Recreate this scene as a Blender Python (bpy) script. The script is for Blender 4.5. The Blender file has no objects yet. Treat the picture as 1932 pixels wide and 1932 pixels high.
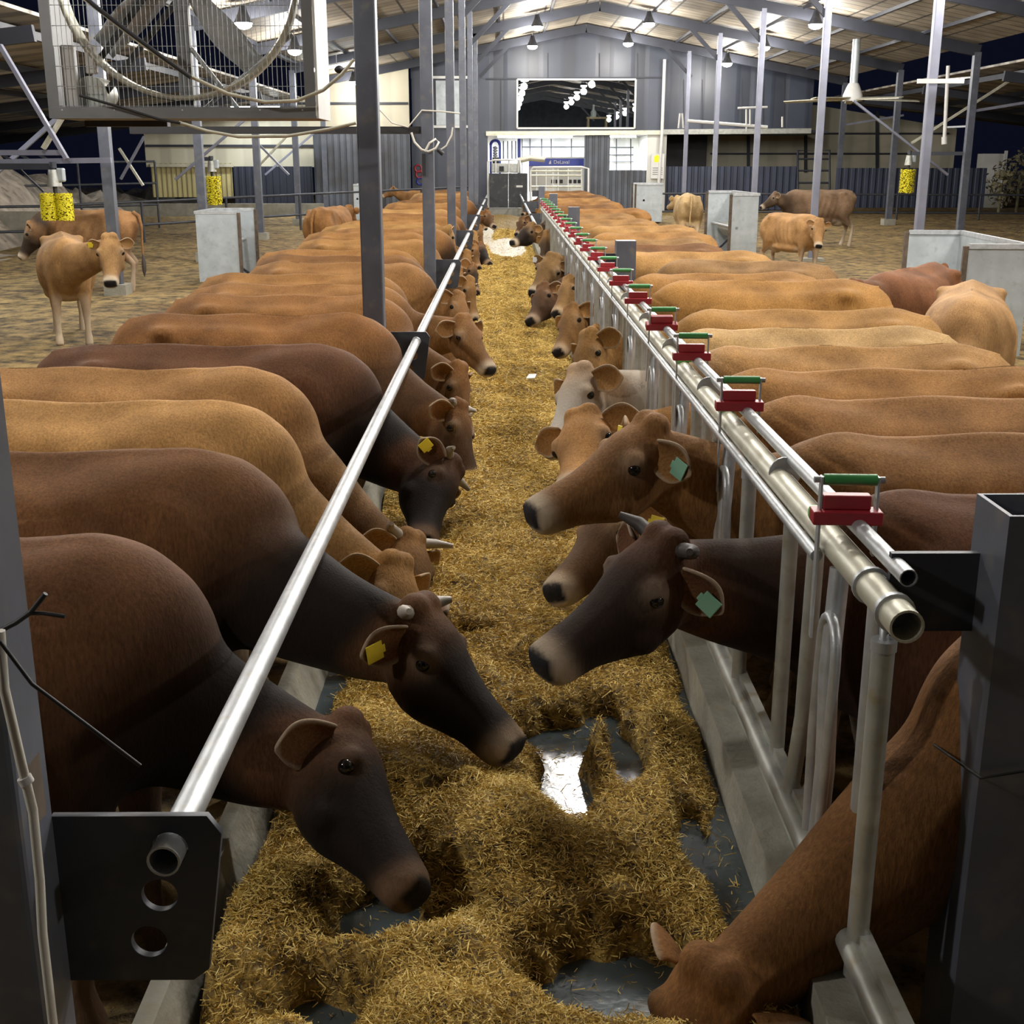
import bpy, bmesh, math, random
import numpy as np
from mathutils import Vector, Matrix, Quaternion

random.seed(7); RNG = np.random.default_rng(11)
SC = bpy.context.scene
COL = SC.collection
PI = math.pi

# ------------------------------------------------------------------ camera, world, exposure
F_PX, CX, CY = 2300.0, 966.0, 966.0
CAM_H = 2.0
PITCH = math.atan((966-305)/F_PX)
YAW = -math.atan(16/(F_PX/math.cos(PITCH)))
cam_d = bpy.data.cameras.new('camera'); cam = bpy.data.objects.new('camera', cam_d); COL.objects.link(cam)
cam_d.sensor_fit = 'HORIZONTAL'; cam_d.sensor_width = 36.0; cam_d.lens = 36.0*F_PX/1932.0
cam_d.clip_start = 0.05; cam_d.clip_end = 500
CAM_R = Matrix.Rotation(YAW, 4, 'Z') @ Matrix.Rotation(PI/2-PITCH, 4, 'X')
cam.matrix_world = Matrix.Translation((0, 0, CAM_H)) @ CAM_R
SC.camera = cam

world = bpy.data.worlds.new('night_sky'); SC.world = world; world.use_nodes = True
bg = world.node_tree.nodes['Background']
bg.inputs[0].default_value = (0.010, 0.013, 0.032, 1); bg.inputs[1].default_value = 0.16

SC.view_settings.view_transform = 'Standard'; SC.view_settings.look = 'None'
SC.view_settings.exposure = 0.95; SC.view_settings.gamma = 1.0
SC.view_settings.use_curve_mapping = False
LAMP_W = 150.0
LAMP_COL = (1.0, 0.96, 0.90)

def at(px, py, Y=None, X=None, z=None):
    """a point of the photograph read as a place: the sight line met with the plane Y, X or z"""
    d = CAM_R.to_3x3() @ Vector(((px-CX)/F_PX, -(py-CY)/F_PX, -1.0))
    o = Vector((0, 0, CAM_H))
    if Y is not None: k = Y/d.y
    elif X is not None: k = X/d.x
    else: k = (z-CAM_H)/d.z
    return o + d*k

def zf(y, x=9):                 # the yards rise slowly towards the far end, the feed alleys stay level
    return 0.012*max(0.0, y-8.0)*min(1, max(0, (abs(x-.4)-2.7)/1.6))

# ------------------------------------------------------------------ materials
def new_mat(name):
    m = bpy.data.materials.new(name); m.use_nodes = True
    return m, m.node_tree.nodes, m.node_tree.links, m.node_tree.nodes['Principled BSDF']

def mat(name, col, rough=0.5, metal=0.0, var=0.15, scale=6.0, bump=0.0, bscale=40.0, spec=0.5, dirt=None, dirt_amt=0.0, emit=None, estr=0.0, stretch=(1,1,1)):
    m, N, L, P = new_mat(name)
    tc = N.new('ShaderNodeTexCoord'); mp = N.new('ShaderNodeMapping'); L.new(tc.outputs['Object'], mp.inputs[0])
    mp.inputs['Scale'].default_value = stretch
    nz = N.new('ShaderNodeTexNoise'); nz.inputs['Scale'].default_value = scale; nz.inputs['Detail'].default_value = 6
    L.new(mp.outputs[0], nz.inputs['Vector'])
    rp = N.new('ShaderNodeValToRGB'); L.new(nz.outputs[0], rp.inputs[0])
    a = [max(0, c*(1-var)) for c in col]; b = [min(1, c*(1+var)) for c in col]
    rp.color_ramp.elements[0].position = .3; rp.color_ramp.elements[1].position = .7
    rp.color_ramp.elements[0].color = (*a, 1); rp.color_ramp.elements[1].color = (*b, 1)
    out = rp.outputs[0]
    if dirt:
        n2 = N.new('ShaderNodeTexNoise'); n2.inputs['Scale'].default_value = scale*2.3; n2.inputs['Detail'].default_value = 8
        L.new(mp.outputs[0], n2.inputs['Vector'])
        r2 = N.new('ShaderNodeValToRGB'); L.new(n2.outputs[0], r2.inputs[0])
        r2.color_ramp.elements[0].position = .55; r2.color_ramp.elements[1].position = .72
        r2.color_ramp.elements[0].color = (0,0,0,1); r2.color_ramp.elements[1].color = (dirt_amt,)*3+(1,)
        mx = N.new('ShaderNodeMixRGB'); L.new(r2.outputs[0], mx.inputs[0]); L.new(out, mx.inputs[1]); mx.inputs[2].default_value = (*dirt, 1)
        out = mx.outputs[0]
    L.new(out, P.inputs['Base Color'])
    P.inputs['Roughness'].default_value = rough; P.inputs['Metallic'].default_value = metal
    P.inputs['Specular IOR Level'].default_value = spec
    if bump:
        n3 = N.new('ShaderNodeTexNoise'); n3.inputs['Scale'].default_value = bscale; n3.inputs['Detail'].default_value = 5
        L.new(mp.outputs[0], n3.inputs['Vector'])
        bp = N.new('ShaderNodeBump'); bp.inputs['Strength'].default_value = bump; bp.inputs['Distance'].default_value = 0.02
        L.new(n3.outputs[0], bp.inputs['Height']); L.new(bp.outputs[0], P.inputs['Normal'])
    if emit:
        P.inputs['Emission Color'].default_value = (*emit, 1); P.inputs['Emission Strength'].default_value = estr
    return m

def corr_mat(name, col, pitch=0.2, axis='X', rough=0.5, var=0.12, strength=0.6, dirt=None, line_dark=0.0):
    """profiled sheet: ribs along one axis as bump, the low strips between them darker in colour"""
    m, N, L, P = new_mat(name)
    tc = N.new('ShaderNodeTexCoord'); sp = N.new('ShaderNodeSeparateXYZ'); L.new(tc.outputs['Object'], sp.inputs[0])
    mm = N.new('ShaderNodeMath'); mm.operation = 'MULTIPLY'; mm.inputs[1].default_value = 1.0/pitch
    L.new(sp.outputs[axis], mm.inputs[0])
    fr = N.new('ShaderNodeMath'); fr.operation = 'FRACT'; L.new(mm.outputs[0], fr.inputs[0])
    rp = N.new('ShaderNodeValToRGB'); L.new(fr.outputs[0], rp.inputs[0])
    e = rp.color_ramp.elements; e[0].position = 0; e[0].color = (0,0,0,1); e[1].position = .12; e[1].color = (1,1,1,1)
    e2 = rp.color_ramp.elements.new(.6); e2.color = (1,1,1,1); e3 = rp.color_ramp.elements.new(.72); e3.color = (0,0,0,1)
    bp = N.new('ShaderNodeBump'); bp.inputs['Strength'].default_value = strength; bp.inputs['Distance'].default_value = .03
    L.new(rp.outputs[0], bp.inputs['Height']); L.new(bp.outputs[0], P.inputs['Normal'])
    nz = N.new('ShaderNodeTexNoise'); nz.inputs['Scale'].default_value = 1.3; nz.inputs['Detail'].default_value = 6
    L.new(tc.outputs['Object'], nz.inputs['Vector'])
    r2 = N.new('ShaderNodeValToRGB'); L.new(nz.outputs[0], r2.inputs[0])
    r2.color_ramp.elements[0].position = .3; r2.color_ramp.elements[1].position = .7
    r2.color_ramp.elements[0].color = (*[c*(1-var) for c in (dirt or col)], 1); r2.color_ramp.elements[1].color = (*[min(1, c*(1+var)) for c in col], 1)
    mx = N.new('ShaderNodeMixRGB'); mx.blend_type = 'MULTIPLY'; mx.inputs[0].default_value = line_dark
    L.new(r2.outputs[0], mx.inputs[1]); L.new(rp.outputs[0], mx.inputs[2])
    L.new(mx.outputs[0], P.inputs['Base Color']); P.inputs['Roughness'].default_value = rough
    return m

M = {}
M['grey'] = mat('blue_grey_paint', (.105,.115,.145), .42, .25, .18, 5, dirt=(.25,.22,.16), dirt_amt=.35)
M['greydark'] = mat('dark_grey_paint', (.042,.046,.058), .5, .2, .2, 6, dirt=(.14,.12,.09), dirt_amt=.3)
M['beam'] = mat('rafter_paint', (.026,.029,.040), .55, .2, .15, 3)
M['column'] = mat('lilac_grey_paint', (.20,.21,.27), .45, .2, .12, 4, dirt=(.25,.24,.2), dirt_amt=.3)
M['galv'] = mat('galvanised_steel', (.46,.48,.50), .44, .6, .18, 14, dirt=(.36,.31,.2), dirt_amt=.35, bump=.06, bscale=60)
M['galvdull'] = mat('dull_galvanised_steel', (.40,.41,.38), .5, .5, .2, 10, dirt=(.30,.24,.12), dirt_amt=.6, bump=.06)
M['cream'] = mat('dusty_cream_steel', (.55,.54,.44), .42, .35, .15, 9, dirt=(.33,.28,.16), dirt_amt=.4)
M['zincsheet'] = mat('zinc_sheet', (.42,.46,.48), .45, .35, .12, 5, dirt=(.22,.22,.20), dirt_amt=.35)
M['fangrey'] = mat('grey_fan_sheet', (.17,.175,.18), .45, .3, .12, 6)
M['black'] = mat('black_rubber', (.012,.012,.014), .55, 0, .2)
M['blackpanel'] = mat('black_board', (.022,.023,.026), .55, 0, .3, 3, dirt=(.14,.13,.12), dirt_amt=.5)
M['rust'] = mat('rusty_edge', (.09,.065,.045), .8, 0, .4, 14)
M['white'] = mat('white_paint', (.62,.62,.60), .45, 0, .06)
M['whitehose'] = mat('white_hose', (.62,.60,.54), .5, 0, .1)
M['concrete'] = mat('kerb_concrete', (.27,.26,.215), .8, 0, .22, 5, bump=.3, bscale=40, dirt=(.26,.22,.15), dirt_amt=.6)
M['green'] = mat('green_plastic', (.055,.27,.075), .4, 0, .12, 9, dirt=(.2,.25,.12), dirt_amt=.3)
M['greenlight'] = mat('bright_green_clamp', (.13,.50,.10), .4, 0, .1, 9, dirt=(.05,.12,.05), dirt_amt=.5)
M['red'] = mat('dark_red_plastic', (.32,.020,.030), .42, 0, .2, 9, dirt=(.2,.09,.06), dirt_amt=.4)
M['yellow'] = mat('yellow_bristles', (.82,.72,.02), .6, 0, .12, 20)
M['tag'] = mat('yellow_tag', (.80,.62,.04), .45, 0, .08)
M['taggreen'] = mat('pale_green_tag', (.20,.42,.30), .45, 0, .08)
M['tagwhite'] = mat('white_tag', (.7,.72,.75), .45, 0, .05)
M['blue'] = mat('blue_panel', (.022,.045,.36), .4, 0, .08)
M['belt'] = mat('wet_grey_belt', (.060,.080,.088), .16, 0, .3, 7, dirt=(.12,.09,.04), dirt_amt=.5, spec=.7, bump=.05, bscale=30)
M['trough_floor'] = mat('pale_feed_table', (.60,.56,.46), .5, 0, .08, 3)
M['horn'] = mat('horn', (.36,.32,.27), .4, 0, .3, 12)
M['eye'] = mat('eye_gloss', (.008,.006,.005), .06, 0, .1)
M['hoof'] = mat('hoof', (.05,.04,.035), .6, 0, .2)
M['lampglow'] = mat('led_diffuser', (.9,.9,.9), .5, emit=(1,.97,.93), estr=45)
M['tubeglow'] = mat('tube_diffuser', (.9,.9,.9), .5, emit=(.9,.97,1), estr=14)
M['whitewall'] = corr_mat('white_sandwich_panel', (.62,.62,.58), 1.1, 'X', .6, .06, .25, None, .25)
M['creamwall'] = corr_mat('cream_sandwich_panel', (.44,.41,.31), .9, 'X', .6, .06, .2, None, .15)
M['yellowsheet'] = corr_mat('yellowish_corrugated_sheet', (.42,.36,.17), .16, 'X', .4, .15, .8, None, .3)
M['bluecorr'] = corr_mat('dark_blue_corrugated_sheet', (.040,.050,.085), .22, 'X', .5, .15, .9, None, .4)
M['navy'] = corr_mat('navy_corrugated_sheet', (.012,.015,.028), .22, 'X', .6, .15, .6)
M['greycorr'] = corr_mat('slate_corrugated_sheet', (.085,.098,.125), .20, 'X', .5, .15, .7, (.06,.06,.065), .35)
M['gable'] = corr_mat('slate_blue_panel', (.042,.050,.074), 1.15, 'X', .4, .12, .3, None, .35)
M['wood'] = mat('pale_wood', (.52,.36,.2), .5, 0, .15, 8)
M['darkroom'] = mat('dim_room', (.10,.10,.11), .8, 0, .2)
M['pinkrock'] = mat('pale_rock', (.38,.33,.27), .9, 0, .4, 2.5, bump=.8, bscale=7, dirt=(.16,.13,.10), dirt_amt=.9)
M['bush'] = mat('dry_bush', (.16,.14,.08), .9, 0, .4, 9)
M['skin'] = mat('pink_ear_skin', (.45,.22,.18), .6, 0, .2, 12)

def glass_mat():
    m, N, L, P = new_mat('dark_window_glass')
    tr = N.new('ShaderNodeBsdfTransparent'); tr.inputs[0].default_value = (.75,.78,.78,1)
    gl = N.new('ShaderNodeBsdfGlossy'); gl.inputs['Roughness'].default_value = .004; gl.inputs[0].default_value = (.9,.9,.9,1)
    mx = N.new('ShaderNodeMixShader'); mx.inputs[0].default_value = .16
    L.new(tr.outputs[0], mx.inputs[1]); L.new(gl.outputs[0], mx.inputs[2])
    L.new(mx.outputs[0], N['Material Output'].inputs[0]); return m
M['glass'] = glass_mat()

def roof_mat():
    m, N, L, P = new_mat('roof_underside')
    tc = N.new('ShaderNodeTexCoord')
    bt = N.new('ShaderNodeTexBrick'); L.new(tc.outputs['Object'], bt.inputs['Vector'])
    bt.inputs['Scale'].default_value = 1.0; bt.inputs['Brick Width'].default_value = 1.1; bt.inputs['Row Height'].default_value = .46
    bt.inputs['Mortar Size'].default_value = .026; bt.offset = 0
    bt.inputs['Color1'].default_value = (.26,.225,.17,1); bt.inputs['Color2'].default_value = (.31,.27,.21,1); bt.inputs['Mortar'].default_value = (.045,.04,.035,1)
    nz = N.new('ShaderNodeTexNoise'); nz.inputs['Scale'].default_value = 1.7; nz.inputs['Detail'].default_value = 7
    L.new(tc.outputs['Object'], nz.inputs['Vector'])
    r2 = N.new('ShaderNodeValToRGB'); L.new(nz.outputs[0], r2.inputs[0])
    r2.color_ramp.elements[0].position = .3; r2.color_ramp.elements[1].position = .75
    r2.color_ramp.elements[0].color = (.6,.6,.6,1); r2.color_ramp.elements[1].color = (1.15,1.15,1.15,1)
    mx = N.new('ShaderNodeMixRGB'); mx.blend_type = 'MULTIPLY'; mx.inputs[0].default_value = 1
    L.new(bt.outputs[0], mx.inputs[1]); L.new(r2.outputs[0], mx.inputs[2])
    L.new(mx.outputs[0], P.inputs['Base Color']); P.inputs['Roughness'].default_value = .6
    bp = N.new('ShaderNodeBump'); bp.inputs['Strength'].default_value = .5; bp.inputs['Distance'].default_value = .04
    L.new(nz.outputs[0], bp.inputs['Height']); L.new(bp.outputs[0], P.inputs['Normal'])
    return m
M['roof'] = roof_mat()
M['shedroof'] = corr_mat('shed_roof_sheet', (.34,.30,.24), .9, 'Y', .45, .2, .8, (.2,.18,.15), .5)

def dirt_mat():
    m, N, L, P = new_mat('trodden_yard_dirt')
    tc = N.new('ShaderNodeTexCoord')
    def noise(s, d=8):
        n = N.new('ShaderNodeTexNoise'); n.inputs['Scale'].default_value = s; n.inputs['Detail'].default_value = d
        n.inputs['Roughness'].default_value = .65; L.new(tc.outputs['Object'], n.inputs['Vector']); return n
    a, b, c = noise(.5), noise(5), noise(2.2)
    r = N.new('ShaderNodeValToRGB'); L.new(b.outputs[0], r.inputs[0])
    e = r.color_ramp.elements; e[0].position = .35; e[0].color = (.040,.026,.009,1); e[1].position = .62; e[1].color = (.42,.29,.11,1)  # dirt tones; the dark end also paints in the shadows between clods
    r2 = N.new('ShaderNodeValToRGB'); L.new(a.outputs[0], r2.inputs[0])
    r2.color_ramp.elements[0].position = .35; r2.color_ramp.elements[0].color = (.65,.6,.55,1); r2.color_ramp.elements[1].position = .65; r2.color_ramp.elements[1].color = (1.1,1.1,1.05,1)
    mx = N.new('ShaderNodeMixRGB'); mx.blend_type = 'MULTIPLY'; mx.inputs[0].default_value = 1
    L.new(r.outputs[0], mx.inputs[1]); L.new(r2.outputs[0], mx.inputs[2]); L.new(mx.outputs[0], P.inputs['Base Color'])
    P.inputs['Roughness'].default_value = .85
    ad = N.new('ShaderNodeMath'); ad.operation = 'ADD'; L.new(b.outputs[0], ad.inputs[0]); L.new(c.outputs[0], ad.inputs[1])
    bp = N.new('ShaderNodeBump'); bp.inputs['Strength'].default_value = 1.0; bp.inputs['Distance'].default_value = .12
    L.new(ad.outputs[0], bp.inputs['Height']); L.new(bp.outputs[0], P.inputs['Normal'])
    return m
M['dirt'] = dirt_mat()

def straw_mat(name, bed=False):
    m, N, L, P = new_mat(name)
    r = N.new('ShaderNodeValToRGB')
    e = r.color_ramp.elements
    if bed:
        tc = N.new('ShaderNodeTexCoord'); n = N.new('ShaderNodeTexNoise'); n.inputs['Scale'].default_value = 38; n.inputs['Detail'].default_value = 8
        L.new(tc.outputs['Object'], n.inputs['Vector']); L.new(n.outputs[0], r.inputs[0])
        e[0].position = .35; e[0].color = (.05,.028,.008,1); e[1].position = .7; e[1].color = (.48,.32,.075,1)
        bp = N.new('ShaderNodeBump'); bp.inputs['Strength'].default_value = 1; bp.inputs['Distance'].default_value = .02
        L.new(n.outputs[0], bp.inputs['Height']); L.new(bp.outputs[0], P.inputs['Normal'])
    else:
        a = N.new('ShaderNodeAttribute'); a.attribute_name = 'tint'; L.new(a.outputs['Fac'], r.inputs[0])
        e[0].position = 0; e[0].color = (.085,.045,.012,1); e[1].position = 1; e[1].color = (.86,.70,.36,1)
        for p, c in ((.22,(.34,.21,.045,1)), (.45,(.70,.49,.125,1)), (.8,(.86,.67,.23,1))):
            q = e.new(p); q.color = c
    L.new(r.outputs[0], P.inputs['Base Color']); P.inputs['Roughness'].default_value = .6; P.inputs['Specular IOR Level'].default_value = .35
    return m
M['straw'] = straw_mat('chopped_straw'); M['strawbed'] = straw_mat('straw_bed', True)

def coat_mat():
    m, N, L, P = new_mat('cow_coat')
    tc = N.new('ShaderNodeTexCoord')
    oi = N.new('ShaderNodeObjectInfo')
    def attr(n, t='GEOMETRY'):
        a = N.new('ShaderNodeAttribute'); a.attribute_name = n; a.attribute_type = t; return a.outputs['Fac']
    def math_(op, a, b):
        q = N.new('ShaderNodeMath'); q.operation = op; q.use_clamp = True
        for i, v in enumerate((a, b)):
            if isinstance(v, (int, float)): q.inputs[i].default_value = v
            else: L.new(v, q.inputs[i])
        return q.outputs[0]
    def mix(f, a, b, bt='MIX'):
        q = N.new('ShaderNodeMixRGB'); q.blend_type = bt
        for i, v in enumerate((f, a, b)):
            if isinstance(v, (int, float)): q.inputs[i].default_value = v
            elif isinstance(v, tuple): q.inputs[i].default_value = v
            else: L.new(v, q.inputs[i])
        return q.outputs[0]
    n1 = N.new('ShaderNodeTexNoise'); n1.inputs['Scale'].default_value = 4.5; n1.inputs['Detail'].default_value = 6
    L.new(tc.outputs['Object'], n1.inputs['Vector'])
    mp = N.new('ShaderNodeMapping'); mp.inputs['Scale'].default_value = (60, 60, 14); L.new(tc.outputs['Object'], mp.inputs[0])
    n1b = N.new('ShaderNodeTexNoise'); n1b.inputs['Scale'].default_value = 3; L.new(tc.outputs['Object'], n1b.inputs['Vector'])
    ad = N.new('ShaderNodeMixRGB'); ad.blend_type = 'ADD'; ad.inputs[0].default_value = 6; L.new(mp.outputs[0], ad.inputs[1]); L.new(n1b.outputs['Color'], ad.inputs[2])
    n2 = N.new('ShaderNodeTexNoise'); n2.inputs['Scale'].default_value = 2.2; n2.inputs['Detail'].default_value = 7; n2.inputs['Roughness'].default_value = .7
    L.new(ad.outputs[0], n2.inputs['Vector'])
    rv = N.new('ShaderNodeValToRGB'); L.new(n1.outputs[0], rv.inputs[0])
    rv.color_ramp.elements[0].position = .3; rv.color_ramp.elements[0].color = (.60,.57,.54,1); rv.color_ramp.elements[1].position = .7; rv.color_ramp.elements[1].color = (1.18,1.18,1.18,1)
    rh = N.new('ShaderNodeValToRGB'); L.new(n2.outputs[0], rh.inputs[0])
    rh.color_ramp.elements[0].position = .3; rh.color_ramp.elements[0].color = (.58,.56,.54,1); rh.color_ramp.elements[1].position = .72; rh.color_ramp.elements[1].color = (1.32,1.32,1.32,1)
    base = mix(1.0, oi.outputs['Color'], rv.outputs[0], 'MULTIPLY')
    base = mix(1.0, base, rh.outputs[0], 'MULTIPLY')
    # ridge of the back a touch darker or lighter is part of the coat itself
    dk = math_('MULTIPLY', attr('dark'), attr('dark_amount', 'OBJECT'))
    darkcol = mix(.96, base, (.008,.0065,.006,1))
    c = mix(dk, base, darkcol)
    c = mix(math_('MULTIPLY', attr('dark'), attr('light_amount', 'OBJECT')), c, (.47,.43,.37,1))
    pl = math_('MULTIPLY', attr('pale'), attr('pale_amount', 'OBJECT'))
    c = mix(pl, c, (.52,.44,.33,1))
    c = mix(attr('nose'), c, (.014,.013,.014,1))
    L.new(c, P.inputs['Base Color'])
    P.inputs['Roughness'].default_value = .7; P.inputs['Specular IOR Level'].default_value = .14
    P.inputs['Sheen Weight'].default_value = .02; P.inputs['Sheen Roughness'].default_value = .4
    bp = N.new('ShaderNodeBump'); bp.inputs['Strength'].default_value = .6; bp.inputs['Distance'].default_value = .007
    L.new(n2.outputs[0], bp.inputs['Height']); L.new(bp.outputs[0], P.inputs['Normal'])
    return m
M['coat'] = coat_mat()

# ------------------------------------------------------------------ mesh helpers
class MB:
    def __init__(s): s.v = []; s.f = []; s.sm = []
    def add(s, vs, fs, smooth=False):
        o = len(s.v); s.v += [tuple(v) for v in vs]; s.f += [tuple(i+o for i in f) for f in fs]; s.sm += [smooth]*len(fs); return s
    def box(s, a, b):
        (x0,y0,z0),(x1,y1,z1) = a, b
        x0,x1 = min(x0,x1),max(x0,x1); y0,y1 = min(y0,y1),max(y0,y1); z0,z1 = min(z0,z1),max(z0,z1)
        vs = [(x0,y0,z0),(x1,y0,z0),(x1,y1,z0),(x0,y1,z0),(x0,y0,z1),(x1,y0,z1),(x1,y1,z1),(x0,y1,z1)]
        return s.add(vs, [(0,3,2,1),(4,5,6,7),(0,1,5,4),(1,2,6,5),(2,3,7,6),(3,0,4,7)])
    def bar(s, p, q, w, h=None, up=(0,0,1)):
        """rectangular bar from p to q"""
        h = h or w; p = Vector(p); q = Vector(q); d = (q-p).normalized(); u = Vector(up)
        if abs(d.dot(u)) > .98: u = Vector((0,1,0))
        l = d.cross(u).normalized(); n = l.cross(d)
        vs = [e + l*(a*w/2) + n*(b*h/2) for e in (p, q) for a, b in ((-1,-1),(1,-1),(1,1),(-1,1))]
        return s.add(vs, [(3,2,1,0),(4,5,6,7),(0,1,5,4),(1,2,6,5),(2,3,7,6),(3,0,4,7)])
    def tube(s, pts, r, n=12, cap=True, hollow=False):
        pts = [Vector(p) for p in pts]; rs = r if isinstance(r, (list, tuple)) else [r]*len(pts)
        rings = []; prev = None
        for i, p in enumerate(pts):
            d = (pts[min(i+1, len(pts)-1)] - pts[max(i-1, 0)]).normalized()
            if prev is None:
                u = Vector((0,0,1)) if abs(d.z) < .9 else Vector((0,1,0)); l = d.cross(u).normalized()
            else:
                l = (prev - d*prev.dot(d)).normalized()
            prev = l; k = d.cross(l)
            rings.append([p + l*(rs[i]*math.cos(2*PI*j/n)) + k*(rs[i]*math.sin(2*PI*j/n)) for j in range(n)])
        vs = [v for rg in rings for v in rg]; fs = []
        for i in range(len(rings)-1):
            for j in range(n): fs.append((i*n+j, i*n+(j+1)%n, (i+1)*n+(j+1)%n, (i+1)*n+j))
        s.add(vs, fs, True)
        if cap:
            if hollow:      # an open pipe end: short inner bore
                for ri, e, o in ((rings[0], pts[0], pts[1]), (rings[-1], pts[-1], pts[-2])):
                    inn = [e + (v-e)*.86 for v in ri]; dp = [v + (o-e).normalized()*.12 for v in inn]
                    s.add(ri + inn + dp, [(j, (j+1)%n, n+(j+1)%n, n+j) for j in range(n)] + [(n+j, n+(j+1)%n, 2*n+(j+1)%n, 2*n+j) for j in range(n)] + [tuple(range(2*n, 3*n))])
            else:
                s.add(rings[0], [tuple(range(n))[::-1]]); s.add(rings[-1], [tuple(range(n))])
        return s
    def prism(s, poly, a, d):
        """polygon points (3D) pushed along d"""
        n = len(poly); d = Vector(d); vs = [Vector(p) for p in poly] + [Vector(p)+d for p in poly]
        return s.add(vs, [tuple(range(n))[::-1], tuple(range(n, 2*n))] + [(i, (i+1)%n, n+(i+1)%n, n+i) for i in range(n)])
    def ell(s, c, r, n=16, m=10, rot=None):
        c = Vector(c); vs = []; fs = []
        for i in range(m+1):
            t = PI*i/m
            for j in range(n):
                a = 2*PI*j/n; p = Vector((r[0]*math.sin(t)*math.cos(a), r[1]*math.sin(t)*math.sin(a), r[2]*math.cos(t)))
                if rot is not None: p = rot @ p
                vs.append(c+p)
        for i in range(m):
            for j in range(n): fs.append((i*n+j, (i+1)*n+j, (i+1)*n+(j+1)%n, i*n+(j+1)%n))
        return s.add(vs, fs, True)
    def grid(s, P, smooth=True):
        a = len(P); b = len(P[0])
        return s.add([p for row in P for p in row], [(i*b+j, i*b+j+1, (i+1)*b+j+1, (i+1)*b+j) for i in range(a-1) for j in range(b-1)], smooth)
    def build(s, name, m, parent=None, bevel=0.0, solid=0.0):
        me = bpy.data.meshes.new(name); me.from_pydata([tuple(v) for v in s.v], [], s.f)
        me.polygons.foreach_set('use_smooth', s.sm)
        me.materials.append(m); me.update()
        o = bpy.data.objects.new(name, me); COL.objects.link(o)
        bm = bmesh.new(); bm.from_mesh(me); bmesh.ops.recalc_face_normals(bm, faces=bm.faces); bm.to_mesh(me); bm.free()
        if bevel:
            b = o.modifiers.new('bevel', 'BEVEL'); b.width = bevel; b.segments = 2; b.limit_method = 'ANGLE'
        if solid:
            b = o.modifiers.new('thickness', 'SOLIDIFY'); b.thickness = solid; b.offset = 0
        if parent is not None: o.parent = parent
        return o

def tag(o, label=None, cat=None, group=None, kind=None):
    if label: o['label'] = label
    if cat: o['category'] = cat
    if group: o['group'] = group
    if kind: o['kind'] = kind
    return o
def empty(name, loc=(0,0,0), rz=0.0):
    o = bpy.data.objects.new(name, None); COL.objects.link(o); o.location = loc; o.rotation_euler = (0,0,rz); o.empty_display_size = .1
    return o
def struct(o): o['kind'] = 'structure'; return o
def children(o): return list(o.children)
def copy_tree(o, parent=None):
    c = o.copy(); COL.objects.link(c)
    if parent is not None: c.parent = parent
    for ch in children(o): copy_tree(ch, c)
    return c
def arc(c, r, a0, a1, u, v, n=12):
    c = Vector(c); u = Vector(u); v = Vector(v)
    return [c + u*(r*math.cos(a0+(a1-a0)*i/n)) + v*(r*math.sin(a0+(a1-a0)*i/n)) for i in range(n+1)]
def sag(p, q, d, n=16):
    p = Vector(p); q = Vector(q)
    return [p.lerp(q, i/n) - Vector((0,0,d*4*(i/n)*(1-i/n))) for i in range(n+1)]
def text(body, size, loc, m, parent=None, name='lettering', rot=(PI/2,0,0), align='CENTER'):
    cu = bpy.data.curves.new(name, 'FONT'); cu.body = body; cu.size = size; cu.extrude = .004; cu.align_x = align; cu.align_y = 'CENTER'
    o = bpy.data.objects.new(name, cu); COL.objects.link(o); o.location = loc; o.rotation_euler = rot
    dg = bpy.context.evaluated_depsgraph_get(); dg.update()
    me = bpy.data.meshes.new_from_object(o.evaluated_get(dg)); bpy.data.objects.remove(o)
    me.materials.clear(); me.materials.append(m)
    o = bpy.data.objects.new(name, me); COL.objects.link(o); o.location = loc; o.rotation_euler = rot
    if parent is not None: o.parent = parent
    return o

FR = [1.61+5.5*i for i in range(8)]        # frames along the barn
RIDGE_X, RIDGE_Z, SLOPE = 2.55, 6.10, 0.19
EAVE_L, EAVE_R = -5.7, 10.7
def roof_z(x): return RIDGE_Z - SLOPE*abs(x-RIDGE_X)
KL, KR = -.60, .592                        # inner faces of the two feed kerbs
BELT_Z = .33
WALL_Y = 42.0

# ------------------------------------------------------------------ the setting
def floor_():
    m = MB(); xs = np.linspace(-30, 30, 81); ys = np.concatenate([np.linspace(-3, 20, 47), np.linspace(21, 62, 42)])
    m.grid([[(x, y, zf(y, x) + .018*math.sin(x*1.7+y*.9)*math.sin(y*1.3-x*.6)) for x in xs] for y in ys])
    struct(m.build('floor', M['dirt']))
floor_()
def kerb(name, prof):
    struct(MB().prism([(x, -1.0, z) for x, z in prof], None, (0, 41.2, 0)).build(name, M['concrete']))
kerb('trim_1', [(-.689,-.05), (-.689,.47), (-.65,.47), (KL,.33), (KL,-.05)])
kerb('trim_2', [(.67,-.05), (.67,.47), (.597,.47), (KR,.33), (KR,-.05)])
tag(MB().box((KL+.001, -1, .02), (KR-.001, 39.6, BELT_Z)).build('feed_belt', M['belt']), 'wet grey feed belt under the chopped straw between the two kerbs', 'feed belt')

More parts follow.
